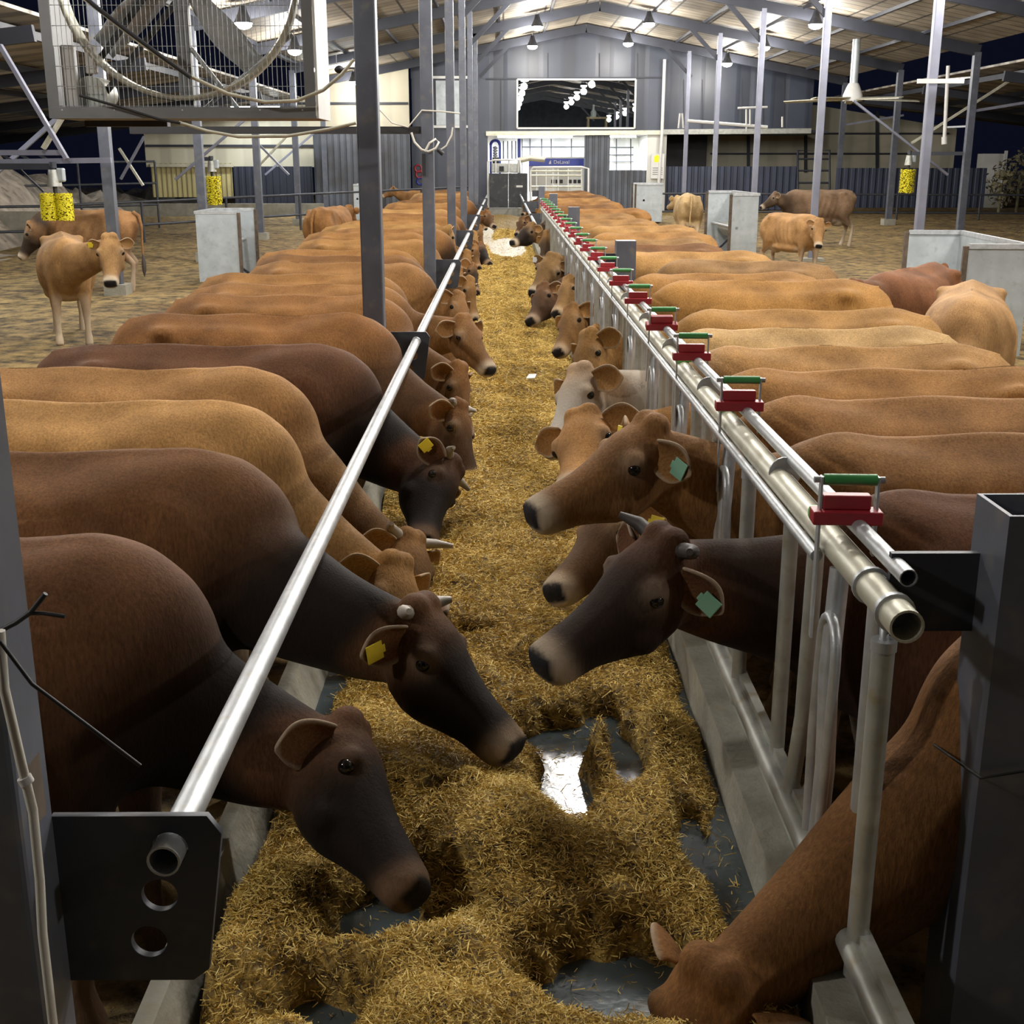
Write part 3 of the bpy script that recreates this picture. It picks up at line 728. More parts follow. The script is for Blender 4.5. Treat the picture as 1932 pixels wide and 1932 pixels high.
# ------------------------------------------------------------------ boxed fan
def big_fan():
    x0, x1, y0, y1 = -2.34, -.965, 6.62, 7.06; z0 = 2.215; z1 = z0+1.38
    r = empty('boxed_fan', ((x0+x1)/2, y0, z0)); tag(r, 'large square boxed ventilation fan with wire guard hung at upper left', 'fan')
    ox, oy, oz = (x0+x1)/2, y0, z0; w = (x1-x0)/2; h = z1-z0; d = y1-y0
    f = MB(); t = .012
    f.box((-w,0,0), (w,d,t)); f.box((-w,0,h-t), (w,d,h)); f.box((-w,0,0), (-w+t,d,h))
    f.box((-w+.001,-.008,.0), (w-.001,-.001,.055)); f.box((-w+.001,-.008,h-.055), (w-.001,-.001,h)); f.box((-w+.001,-.0075,.056), (-w+.055,-.001,h-.056)); f.box((w-.055,-.0075,.056), (w-.001,-.001,h-.056))
    f.build('housing', M['fangrey'], r)
    MB().box((w+.001,-.006,.0), (w+.013,d,h)).build('side_panel', M['white'], r)
    MB().box((w+.013,.18,.63), (w+.016,.23,.74)).build('socket', M['black'], r)
    # shroud ring with a corner plate
    cz, R = h/2+.015, .60; k = 56; g = MB()
    ring = []
    for i in range(k+1):
        a = 2*PI*i/k; ring.append([(R*math.cos(a), .03, cz+R*math.sin(a)), (R*math.cos(a)*.985, .05, cz+R*math.sin(a)*.985), (R*math.cos(a)*.985, .14, cz+R*math.sin(a)*.985), (R*1.025*math.cos(a), .14, cz+R*1.025*math.sin(a)), (R*1.025*math.cos(a), .03, cz+R*1.025*math.sin(a)), (R*math.cos(a), .03, cz+R*math.sin(a))])
    g.grid(ring); g.build('shroud_ring', M['cream'], r)
    # guard wires
    g = MB(); n = 54
    for i in range(n):
        xx = -w+.05+(2*w-.10)*i/(n-1); g.tube([(xx,.014,.05), (xx,.014,h-.05)], .0016, 5)
    for i in range(14):
        zz = .06+(h-.12)*i/13; g.tube([(-w+.04,.018,zz), (w-.04,.018,zz)], .0017, 5)
    g.build('wire_guard', M['galv'], r)
    for xx in (-w+.07, -.35, 0, .4, w-.07):
        g = MB().ell((xx,-.002,.04), (.010,.007,.010), 10, 6); g.build('bolt', M['galv'], r)
    # frame struts behind the guard
    MB().box((-.035,.10,.01), (.035,.16,h)).build('strut', M['fangrey'], r)
    MB().tube([(.035,.12,.35), (.28,.14,.02)], .012, 8).build('strut', M['galv'], r)
    MB().tube([(.04,.13,.02), (.56,.15,.42)], .010, 8).build('strut', M['galv'], r)
    MB().ell((0,.20,cz), (.09,.07,.09), 20, 10).build('hub', M['galvdull'], r)
    # four twisted blades at rest
    for b in range(4):
        a0 = b*PI/2+.55; rows = []
        for i in range(9):
            q = .08+(R*.94-.08)*i/8; wd = .08+.09*math.sin(PI*min(1, i/7.0)*.8); tw = .75-.35*i/8
            row = []
            for j in range(7):
                s = (j/6-.5)*wd; cam_ = .02*(1-(2*j/6-1)**2)
                lx, ly = s*math.cos(tw), s*math.sin(tw)+cam_; ang = a0+.12*i/8
                row.append((q*math.cos(ang)-lx*math.sin(ang), .20+ly, cz+q*math.sin(ang)+lx*math.cos(ang)))
            rows.append(row)
        MB().grid(rows).build('blade', M['galv'], r, solid=.004)
    # motor, switch box and belt
    MB().tube([(-w+.18,.13,.13), (-w+.18,.33,.13)], .085, 18).build('motor', M['galvdull'], r)
    MB().box((-w+.065,.05,.05), (-w+.135,.11,.36)).build('switch_box', M['white'], r, bevel=.01)
    MB().box((-w+.19,.05,.22), (-w+.245,.10,.36)).build('junction_box', M['white'], r, bevel=.008)
    MB().bar((-w+.15,.16,.20), (-.06,.17,cz+.06), .016, .03).build('drive_belt', M['black'], r)
    MB().bar((-w+.22,.16,.10), (.06,.17,cz-.02), .016, .03).build('drive_belt', M['black'], r)
    MB().box((-w+.05, d-.05, -.03), (-w+.5, d+.02, 0)).build('mounting_rail', M['greydark'], r)
    return r
big_fan()
Yc = 6.5
c = [at(*p, Y=Yc) for p in ((130,-25),(200,30),(270,85),(350,140),(430,177),(500,193),(560,190),(610,170),(645,140),(668,112))]
tag(MB().tube(c, .009, 8).build('hose', M['cream']), 'pale hose sagging in front of the fan guard up to the column', 'hose')
c = [at(*p, Y=Yc-.03) for p in ((120,-40),(180,12),(240,58),(300,103),(360,146))]
tag(MB().tube(c, .011, 8).build('cable', M['black']), 'black cable slanting across the upper left of the fan guard', 'cable')
c = [at(*p, Y=6.52) for p in ((150,180),(230,203),(300,225),(340,232))] 
tag(MB().tube(c, .007, 8).build('cable', M['black']), 'thin black cable crossing the lower left corner of the fan box', 'cable')
c = [at(*p, Y=6.58) for p in ((338,231),(390,247),(450,258),(540,257),(620,244),(672,232))]
tag(MB().tube(c, .008, 8).build('hose', M['cream']), 'pale hose hanging below the fan box', 'hose')
tag(MB().ell(at(640,131,X=-.935), (.028,.028,.022)).tube([at(640,131,X=-.935), at(655,128,X=-.89), at(690,130,X=-.815)], .006, 6).build('cable_gland', M['black']), 'black cable plug on the white side panel of the fan', 'plug')
# loops of white hose hung on the third column
def hose(name_pts, Y, r_, label, cat='hose', m_='whitehose'):
    tag(MB().tube([at(*p, Y=Y) for p in name_pts], r_, 8).build(cat.replace(' ','_'), M[m_]), label, cat)
Yh = FR[2]-.12
hose(((776,250),(782,268),(795,282),(808,286),(822,280),(828,268),(822,262),(810,270),(802,286)), Yh, .011, 'white hose coiled on the column beyond the fan')
hose(((700,190),(740,232),(770,240),(796,208),(830,210),(868,214)), FR[2]-.10, .007, 'thin white cable strung from the fan column to the next columns', 'cable')
hose(((828,285),(842,275),(852,255),(854,240)), Yh, .008, 'short white hose hanging from the column beyond the fan')
tag(MB().tube([at(826,282,Y=Yh), at(836,291,Y=Yh)], .022, 10).build('plug', M['black']), 'black plug hanging at the end of the white hose on the column', 'plug')
tag(MB().box(at(796,290,Y=Yh), at(803,332,Y=Yh)+Vector((0,.03,0))).build('handset', M['black']), 'black holder fixed on the column under the white hose', 'holder')
for k, (px, py, mt, nm) in enumerate(((789,318,'red','upper red ring hanging on the slate wall'), (791,329,'red','lower red ring hanging on the slate wall'), (793,342,'blue','blue ring hanging on the slate wall under the red rings'))):
    c = at(px, py, Y=41.97); tag(MB().tube(arc(c, .11, 0, 2*PI, (1,0,0), (0,0,1), 20), .028, 8).build('ring', M[mt]), nm, 'ring')

# cables on the near left column
hose(((0,1190),(8,1300),(40,1440),(62,1530),(75,1660),(80,1760),(100,1932)), 1.47, .007, 'white hose running down the near left column', 'hose')
cw = MB().tube([at(45,1466,Y=1.47), at(52,1478,Y=1.47)], .010, 8); tag(cw.build('hose_clip', M['white']), 'white clip on the hose of the near left column', 'clip')
hose(((0,1210),(60,1290),(160,1365),(265,1445)), 1.46, .0028, 'thin black wire sticking out from the near left column', 'wire', 'black')
hose(((0,1190),(30,1175),(58,1155),(86,1120)), 1.53, .0035, 'black cable tie round the near left column', 'cable tie', 'black')
hose(((52,1157),(80,1157),(123,1163)), 1.53, .0030, 'loose end of the cable tie on the near left column', 'cable tie', 'black')
tag(MB().tube([at(1762,1405,Y=2.1)+Vector((0,0,0)), at(1850,1468,Y=1.97), at(1932,1455,Y=1.97)], .0025, 6).build('wire', M['black']), 'thin black wire wrapped round the near right post', 'wire')

# ------------------------------------------------------------------ cow brushes
def brush(px, py0, py1, wpx, Y, label, double=False, arm=None):
    c = at(px, py1, Y=Y); top = at(px, py0, Y=Y).z; w = wpx*Y*.96/F_PX/2
    r = empty('cow_brush', (c.x, Y, c.z)); tag(r, label, 'cow brush', 'yellow rotating cow brushes'); h = top-c.z
    for dx in ((-.5, .5) if double else (0,)):
        R = w*(.54 if double else 1); m = MB(); cx = dx*w*1.0
        m.tube([(cx,0,0), (cx,0,h)], R*.45, 14)
        n = 1500
        for q in range(n):                                   # bristles
            a = random.random()*2*PI; z = h*q/n; rr = R*(.93+.07*random.random())
            if int(z/h*9+2*a/PI) % 9 == 0: rr *= .93
            d = Vector((math.cos(a), math.sin(a), random.uniform(-.05,.05))); s = Vector((-d.y, d.x, 0))*.010; b = Vector((cx,0,z)); up = Vector((0,0,.012))
            m.add([b+d*R*.4-s, b+d*R*.4+s, b+d*rr+s, b+d*rr-s, b+d*rr+up-s, b+d*rr+up+s], [(0,1,2,3),(3,2,5,4)])
        m.build('bristles', M['yellow'], r)
    MB().tube([(0,0,h*.2), (0,0,h+.35)], .03, 10).build('shaft', M['black'], r)
    MB().tube([(0,0,h+.10), (0,0,h+.32)], [.10,.07], 14).build('motor', M['galvdull'], r)
    MB().box((.05,-.05,h+.16), (.15,.05,h+.34)).build('motor_cover', M['zincsheet'], r, bevel=.02)
    if arm: 
        q = Vector(arm)-Vector((c.x,Y,c.z)); MB().bar((0,0,h+.36), (q.x,q.y,h+.36), .06, .08).build('arm', M['beam'], r)
        MB().tube([(0,0,h+.34),(0,0,h+.42)], .05, 10).build('joint', M['greydark'], r)
    return r
brush(110, 366, 416, 60, 17.2, 'yellow double cow brush hanging above the cows at far left', True, (at(0,300,Y=17.2).x-.5, 17.2, 0))
brush(404, 333, 387, 33, 27, 'yellow cow brush hanging in front of the yellowish sheet wall', False, (at(377,300,Y=27).x, 27, 0))
brush(1710, 320, 364, 29, 29.5, 'yellow cow brush hanging in the right yard', False, (EAVE_R-.05, 29.17, 0))
# lattice arm over the far left brush
r = empty('lattice_arm', (0,0,0)); tag(r, 'grey lattice arm holding the far left brush', 'arm')
for yy in (288, 306): MB().bar(at(-30,yy,Y=17.3), at(118 if yy < 300 else 210,yy-(0 if yy < 300 else 4),Y=17.3), .07).build('chord', M['column'], r)
for q in (0, 35, 70): MB().bar(at(q,290,Y=17.3), at(q+28,306,Y=17.3), .03).build('lattice_bar', M['beam'], r)
MB().bar(at(30,312,Y=17.4), at(82,362,Y=17.4), .025).build('lattice_bar', M['beam'], r)

# ------------------------------------------------------------------ troughs
def trough(loc, rz, w, l, h, label):
    """three galvanised screens round a drinking bowl, open on the -x side"""
    r = empty('water_trough', loc, rz); tag(r, label, 'water trough', 'galvanised water troughs'); t = .02
    for y in (0, l):
        MB().box((0,y,0), (w,y+t,h)).build('end_panel', M['zincsheet'], r)
    MB().box((w-t,t,0), (w,l,h)).build('back_panel', M['zincsheet'], r)
    g = MB(); g.bar((0,0,h), (w,0,h), .05); g.bar((w,0,h), (w,l,h), .05); g.bar((0,l,h), (w,l,h), .05); g.build('top_rail', M['galv'], r)
    for y in (-.012, l): MB().box((-.05,y,0), (0,y+.05,h)).build('edge_post', M['rust'], r)
    b = MB(); bw = w*.55
    b.prism([(w-t-bw, .1, .62), (w-t-bw, .1, .5), (w-t-bw*.6, .1, .36), (w-t, .1, .36), (w-t, .1, .62)], None, (0, l-.2, 0)); b.build('bowl', M['galvdull'], r)
    MB().tube(arc((w-.06, l/2, .62), min(.26,l*.30), 0, PI, (0,1,0), (0,0,.9), 16), .022, 8).build('hoop', M['galv'], r)
    MB().tube([(w-bw-.12,.0,.60), (w-bw-.12,l,.60)], .03, 12).build('guard_bar', M['galv'], r)
    MB().bar((.05,l*.3,.05), (w-.1,l*.3,.4), .04).build('leg', M['greydark'], r); MB().bar((.05,l*.7,.05), (w-.1,l*.7,.4), .04).build('leg', M['greydark'], r)
    return r
p = at(377,523,Y=19.9)
t = trough((p.x+.66, 19.9+1.35, zf(20)), PI, .66, 1.35, 1.08, 'galvanised water trough with screens in the left yard')
trough((4.72, 12.6, zf(12.6)), math.radians(-5), .62, 2.6, 1.12, 'large galvanised water trough at the right edge of the yard')
trough((4.30, 23.6, zf(23.6)), math.radians(2), .50, 2.3, 1.22, 'galvanised water trough in the right yard beside the calf facing the camera')
trough((at(1200,390,Y=36).x, 36, zf(36)), 0, .75, .9, 1.05, 'far galvanised water trough below the notice board')
trough((at(668,390,Y=37).x, 37, zf(37)), 0, .5, .9, 1.0, 'far galvanised water trough by the slate wall on the left')

# ------------------------------------------------------------------ yard railings
def railing(pts, label, hs=(.55, 1.05)):
    r = empty('yard_railing', (0,0,0)); tag(r, label, 'railing')
    for h in hs:
        MB().tube([(p[0], p[1], zf(p[1])+h) for p in pts], .028, 8).build('rail', M['greydark'], r)
    for a, b in zip(pts[:-1], pts[1:]):
        n = max(1, int(round((Vector(b)-Vector(a)).length/2.4)))
        for i in range(n+1):
            q = Vector(a).lerp(Vector(b), i/n)
            MB().tube([(q.x,q.y,0), (q.x,q.y,zf(q.y)+hs[-1])], .03, 8).build('railing_post', M['greydark'], r)
railing([(-13.5,24.5), (-9.5,26.0), (-.95,38.5)], 'dark pipe railing along the far side of the left yard', (.40,.90))
railing([(-13.8,29), (-9.2,33.5)], 'thin railing in front of the rocky bank at far left', (.6, 1.15, 1.7))
railing([(4.6,37.8), (21,36.0)], 'grey pipe railing along the far side of the right yard', (.20,.72))
# ------------------------------------------------------------------ far end: gate, machines, signs
g = empty('end_gate', (0,39.7,0)); tag(g, 'black double gate closing the far end of the feed belt', 'gate')
a = at(923,327,Y=39.7); b = at(995,392,Y=39.7); mid = (a.x+b.x)/2
for x0, x1 in ((a.x,mid-.002),(mid+.002,b.x)):
    MB().box((x0,0,b.z), (x1,.04,a.z)).build('gate_leaf', M['blackpanel'], g)
MB().box((mid+.25,-.02,(a.z+b.z)/2+.1), (mid+.45,0,(a.z+b.z)/2+.16)).build('latch', M['white'], g)
struct(MB().box((-.86,39.75,0), (.84,40.0,b.z-.01)).build('trim_end_sill', M['concrete']))
e = empty('feed_mixer_head', (0,40.2,0)); tag(e, 'grey feeding machine with pale pipes above the black gate', 'machine')
a = at(921,305,Y=40.3); b = at(992,326,Y=40.3)
MB().box((a.x+.1,0,b.z), (b.x-.15,.6,a.z-.05)).build('housing', M['galvdull'], e, bevel=.03)
MB().tube([(a.x,-.1,.0),(a.x,-.1,a.z),(a.x+.2,-.1,a.z+.05),(b.x-.2,-.1,a.z+.05),(b.x,-.1,0)], .035, 10).build('pipe', M['white'], e)
for q in (.2,.55,.8): MB().tube([(a.x+(b.x-a.x)*q,-.1,b.z),(a.x+(b.x-a.x)*q,-.1,a.z+.04)], .025, 8).build('pipe', M['white'], e)
MB().box((a.x+.35,-.05,b.z+.05), (a.x+.50,0,b.z+.2)).build('control_box', M['black'], e)
MB().tube([at(978,303,Y=40.3)-Vector((0,40.2,0)), at(1000,298,Y=40.3)-Vector((0,40.2,0)), at(1028,301,Y=40.3)-Vector((0,40.2,0))], .09, 12).build('duct', M['cream'], e)
# milking robot: blue arch, posts and the banner with its lettering
r = empty('milking_robot', (0,43.5,0)); tag(r, 'white and blue milking robot in the bright room at the far end', 'milking robot')
o = Vector((0,43.5,0)); Q = lambda px, py, dy=0: at(px, py, Y=43.5+dy)-o
a = Q(998,299); b = Q(1106,313)
MB().box((a.x,0,b.z), (b.x,.12,a.z)).build('banner', M['blue'], r)
MB().box((Q(1030,297).x,-.01,a.z), (b.x,.1,a.z+.05)).build('trim_strip', M['white'], r)
MB().box((a.x,.1,Q(1000,362).z), (b.x,.6,b.z)).build('body', M['whitewall'], r)
c = Q(1055,306)
text('DeLaval', .17, (c.x+.08,-.012,c.z), M['white'], r, 'lettering')
MB().prism([(c.x-.36,-.012,c.z-.06),(c.x-.27,-.012,c.z-.06),(c.x-.29,-.012,c.z+.07),(c.x-.33,-.012,c.z+.02)], None, (0,.008,0)).build('emblem', M['white'], r)
for x0 in (926, 943):
    MB().box((Q(x0,270).x-.04,-.3,.3), (Q(x0,270).x+.04,-.2,Q(926,274).z)).build('arch_post', M['blue'], r)
cA = (Q(926,270).x+Q(943,270).x)/2
MB().tube(arc((cA,-.25,Q(926,274).z), Q(943,270).x-cA, 0, PI, (1,0,0), (0,0,1), 12), .05, 10).build('arch', M['blue'], r)
MB().box((cA-.1,-.25,Q(930,309).z), (cA+.12,-.1,Q(930,297).z)).build('milking_unit', M['black'], r)
for q in range(4): MB().ell((cA, -.25, Q(930,279+5*q).z), (.09,.06,.05), 10, 6).build('pipe', M['galv'], r)
MB().box((Q(979,262).x-.05,-.1,.3), (Q(979,262).x+.06,0,Q(979,262).z)).build('post', M['blue'], r)
for px in (950,958,966,973): MB().tube([Q(px,266), Q(px,300)], .02, 6).build('hose', M['greydark'], r)
for px in (1040,1048,1056,1073,1082,1090): MB().box((Q(px,345).x,.09,Q(px,346).z), (Q(px+6,345).x,.1,Q(px,339).z)).build('control_window', M['black'], r)
# tube gate in front of the robot
r = empty('tube_gate', (0,40.9,0)); tag(r, 'pale tube gate in front of the milking robot', 'gate'); o = Vector((0,40.9,0))
Q = lambda px, py: at(px, py, Y=40.9)-o
MB().tube([Q(1001,386), Q(1001,322), Q(1006,316), Q(1096,315), Q(1110,318), Q(1110,386)], .035, 10).build('frame', M['white'], r)
for yy in (323, 331, 352): MB().tube([Q(1000,yy), Q(1097,yy)], .028, 8).build('rail', M['cream'], r)
for px in (1012,1030,1043,1053,1072,1097): MB().tube([Q(px,318), Q(px,362)], .022, 8).build('upright', M['white'], r)
# notice board with a yellow warning sign
s = empty('notice_board', (0,41.9,0)); tag(s, 'white notice board with a yellow sign on the pillar right of the opening', 'notice board'); o = Vector((0,41.9,0))
Q = lambda px, py: at(px, py, Y=41.9)-o
a = Q(1229,290); b = Q(1252,337)
MB().box((a.x,-.03,b.z), (b.x,.05,a.z)).build('board', M['white'], s)
c = Q(1239,300); MB().prism([(c.x-.09,-.035,c.z-.10),(c.x+.09,-.035,c.z-.10),(c.x+.09,-.035,c.z+.08),(c.x,-.035,c.z+.14),(c.x-.09,-.035,c.z+.08)], None, (0,.006,0)).build('warning_sign', M['yellow'], s)
for yy in (317, 321, 325, 329): MB().box((a.x+.05,-.034,Q(1240,yy).z-.008), (b.x-.05,-.03,Q(1240,yy).z+.008)).build('printed_line', M['beam'], s)
# pipework and ladder gate at the right
r = empty('pipe_frame', (0,39.0,0)); tag(r, 'pale pipe frame hanging below the right upper wall', 'pipe'); o = Vector((0,39.0,0)); Q = lambda px, py: at(px, py, Y=39.0)-o
for p, q, w in (((1297,228),(1448,240),.05), ((1283,214),(1280,242),.03), ((1287,214),(1289,242),.03), ((1408,206),(1408,248),.03), ((1415,206),(1415,240),.03), ((1392,204),(1448,202),.03), ((1476,220),(1476,240),.03)):
    MB().tube([Q(*p), Q(*q)], w, 8).build('pipe', M['white'], r)
r = empty('ladder_gate', (0,41.0,0)); tag(r, 'dark pipe gate standing open between the two blue fences on the right', 'gate'); o = Vector((0,41.0,0)); Q = lambda px, py: at(px, py, Y=41.0)-o
MB().tube([Q(1505,392), Q(1505,284), Q(1565,284), Q(1565,392)], .04, 8).build('frame', M['beam'], r)
for yy in (300, 322, 345): MB().tube([Q(1505,yy), Q(1565,yy)], .03, 8).build('rail', M['beam'], r)
# the vertical pipe on the right with its valve
r = empty('drop_pipe', (0,30.0,0)); tag(r, 'white drop pipe beside the slim column near the right brush', 'pipe'); o = Vector((0,30.0,0)); Q = lambda px, py: at(px, py, Y=30.0)-o
MB().tube([Q(1789,124), Q(1782,260)], .045, 10).build('pipe', M['white'], r); MB().tube([Q(1782,258), Q(1782,272)], .07, 10).build('valve', M['white'], r)
for yy in (150, 240): MB().bar(Q(1786,yy), Vector((EAVE_R-.05, FR[5]+.07, Q(1786,yy).z))-o*1.0+Vector((0,0,0)), .04).build('bracket', M['galv'], r)
r = empty('white_tank', (0,44,0)); tag(r, 'pale container outside the far right corner of the yard', 'container')
a = at(1857,290,Y=44); b = at(1888,392,Y=44); MB().box((a.x,0,b.z), (b.x,.6,a.z)).build('body', M['whitewall'], r); MB().box((b.x-.08,-.06,b.z-.1), (b.x+.02,0,a.z+.1)).build('corner_post', M['white'], r)

# ------------------------------------------------------------------ ceiling fan at the right
r = empty('ceiling_fan', (8.65, 31.8, 3.46)); tag(r, 'large pale ceiling fan with long thin blades in the right aisle', 'ceiling fan')
MB().tube([(0,0,.1), (0,0,1.42)], .10, 12).build('down_rod', M['zincsheet'], r)
MB().tube([(0,0,-.02),(0,0,.12),(0,0,.3),(0,0,.4)], [.24,.24,.17,.12], 20).build('motor', M['white'], r)
for k in range(5):
    a = k*2*PI/5+.12; m = MB(); c_, s_ = math.cos(a), math.sin(a)
    P = lambda q, w, z: (q*c_-w*s_, q*s_+w*c_, z)
    m.prism([P(.2,-.09,.0), P(1.72,-.07,-.03), P(1.72,.07,.0), P(.2,.09,.05)], None, (0,0,.02)); m.build('blade', M['cream'], r)

# ------------------------------------------------------------------ lamps
def high_bay(x, y, label):
    z = roof_z(x)-.40
    r = empty('high_bay_lamp', (x, y, z)); tag(r, label, 'lamp', 'high bay lamps under the roof')
    MB().tube([(0,0,.30),(0,0,.16),(0,0,.02),(0,0,0)], [.05,.09,.16,.165], 20).build('housing', M['greydark'], r)
    MB().tube([(0,0,.30),(0,0,.38)], .012, 8).build('hook', M['galv'], r)
    d = MB().tube([(0,0,-.10),(0,0,-.085),(0,0,-.05),(0,0,.0)], [.03,.09,.14,.155], 20).build('diffuser', M['lampglow'], r)
    li = bpy.data.lights.new('lamp_light', 'POINT'); li.energy = LAMP_W*(1.12 if y < 15 else 1.0 if y < 26 else .8); li.color = LAMP_COL; li.shadow_soft_size = .14
    lo = bpy.data.objects.new('lamp_light', li); COL.objects.link(lo); lo.parent = r; lo.location = (0,0,-.27)
ROWN = ['outer left', 'inner left', 'inner right', 'outer right']
for i, x in enumerate((-4.58, .885, 3.8, 6.84)):
    for j, y in enumerate(FR):
        if (i == 0 and j == 6) or (j == 0 and i in (1, 2)): continue
        high_bay(x, y-.55, 'high bay lamp %s along the %s row under the roof' % (ORD[j], ROWN[i]))
def tube_lamp(p, q, w, label, size=.2, up=0):
    p = Vector(p); q = Vector(q); c = (p+q)/2; r = empty('tube_lamp', c); tag(r, label, 'lamp')
    MB().tube([p-c, q-c], .035, 10).build('diffuser', M['tubeglow'], r)
    MB().bar(p-c+Vector((0,0,.05)), q-c+Vector((0,0,.05)), .10, .04).build('tray', M['white'], r)
    if up: MB().tube([(0,0,.05), (0,0,up)], .008, 6).build('hanger', M['galv'], r)
    li = bpy.data.lights.new('lamp_light', 'AREA'); li.energy = w; li.shape = 'RECTANGLE'; li.size = (q-p).length; li.size_y = size; li.color = (.88,.95,1)
    lo = bpy.data.objects.new('lamp_light', li); COL.objects.link(lo); lo.parent = r; lo.location = (0,0,-.06); lo.rotation_euler = (0,0,math.atan2(q.y-p.y, q.x-p.x))
zt = at(1000,252,Y=W).z
tube_lamp((-.2, 44.4, zt-.05), (2.4, 44.4, zt-.05), 420, 'bright tube lamp over the milking robot')
tube_lamp((3.4, 44.2, zt-.05), (4.6, 44.2, zt-.05), 200, 'bright tube lamp over the small white doorway')
tube_lamp((-8.4, 39.6, 3.6), (-6.9, 39.6, 3.6), 60, 'tube lamp shining on the pale left wall', up=.2)
tube_lamp((-9.5, 17.6, 3.5), (-8.4, 17.6, 3.5), 110, 'tube lamp under the shed roof at far left')
tube_lamp((-5.2, 34.2, roof_z(-5.2)-.35), (-3.6, 34.2, roof_z(-3.6)-.35), 80, 'tube lamp under the left eaves beyond the fan', up=.3)
# ------------------------------------------------------------------ cows
def sst(a, b, x):
    t = np.clip((x-a)/(b-a), 0, 1); return t*t*(3-2*t)
def closed_loft(m, rings):
    n = len(rings[0]); vs = [p for r in rings for p in r]; k = len(rings)
    fs = [(i*n+j, i*n+(j+1)%n, (i+1)*n+(j+1)%n, (i+1)*n+j) for i in range(k-1) for j in range(n)]
    fs += [tuple(range(n))[::-1], tuple((k-1)*n+j for j in range(n))]
    m.add(vs, fs, True)
def ring(c, lat, up, w, ht, hb, n=24, e=.85):
    out = []
    for j in range(n):
        a = 2*PI*j/n; ca, sa = math.cos(a), math.sin(a)
        y = w*math.copysign(abs(ca)**e, ca); h = (ht if sa > 0 else hb)*math.copysign(abs(sa)**e, sa)
        if sa > 0: y *= 1-.10*sa*sa
        out.append(c + lat*y + up*h)
    return out
TRUNK = [(-.83,1.07,.92,.06),(-.79,1.12,.80,.13),(-.70,1.165,.70,.205),(-.56,1.20,.61,.265),(-.42,1.195,.57,.275),(-.2,1.175,.53,.305),(.02,1.165,.50,.325),(.2,1.17,.50,.315),(.36,1.185,.52,.275),(.5,1.20,.55,.225),(.62,1.17,.60,.18),(.72,1.09,.67,.12),(.77,1.00,.76,.06)]
LEGS = [[(.47,.15,.80,.10),(.49,.16,.58,.075),(.48,.155,.40,.052),(.47,.155,.22,.036),(.46,.155,.12,.042),(.48,.155,.04,.048),(.49,.155,.0,.052)],
        [(-.56,.15,.86,.16),(-.50,.17,.68,.125),(-.60,.16,.54,.075),(-.73,.15,.42,.048),(-.70,.15,.24,.036),(-.68,.15,.12,.042),(-.66,.15,.04,.048),(-.65,.15,.0,.052)]]
HEAD = [(-0.035, 0.0162, -0.077, 0.0525), (-0.01, 0.0378, -0.132, 0.0861), (0.05, 0.0454, -0.1815, 0.1071), (0.11, 0.041, -0.2145, 0.1176), (0.17, 0.0238, -0.2255, 0.1092), (0.23, 0.0065, -0.2145, 0.0924), (0.29, -0.0043, -0.1848, 0.0777), (0.35, -0.0086, -0.1595, 0.0693), (0.4, -0.0086, -0.1485, 0.0725), (0.44, -0.0108, -0.1408, 0.0735), (0.47, -0.0238, -0.1298, 0.0651), (0.487, -0.0454, -0.1078, 0.042)]

def head_frame(P, Mz, hint):
    a = (Mz-P); L = a.length; a = a/L
    n = (hint - a*hint.dot(a)).normalized(); l = n.cross(a).normalized()
    return a, n, l, L

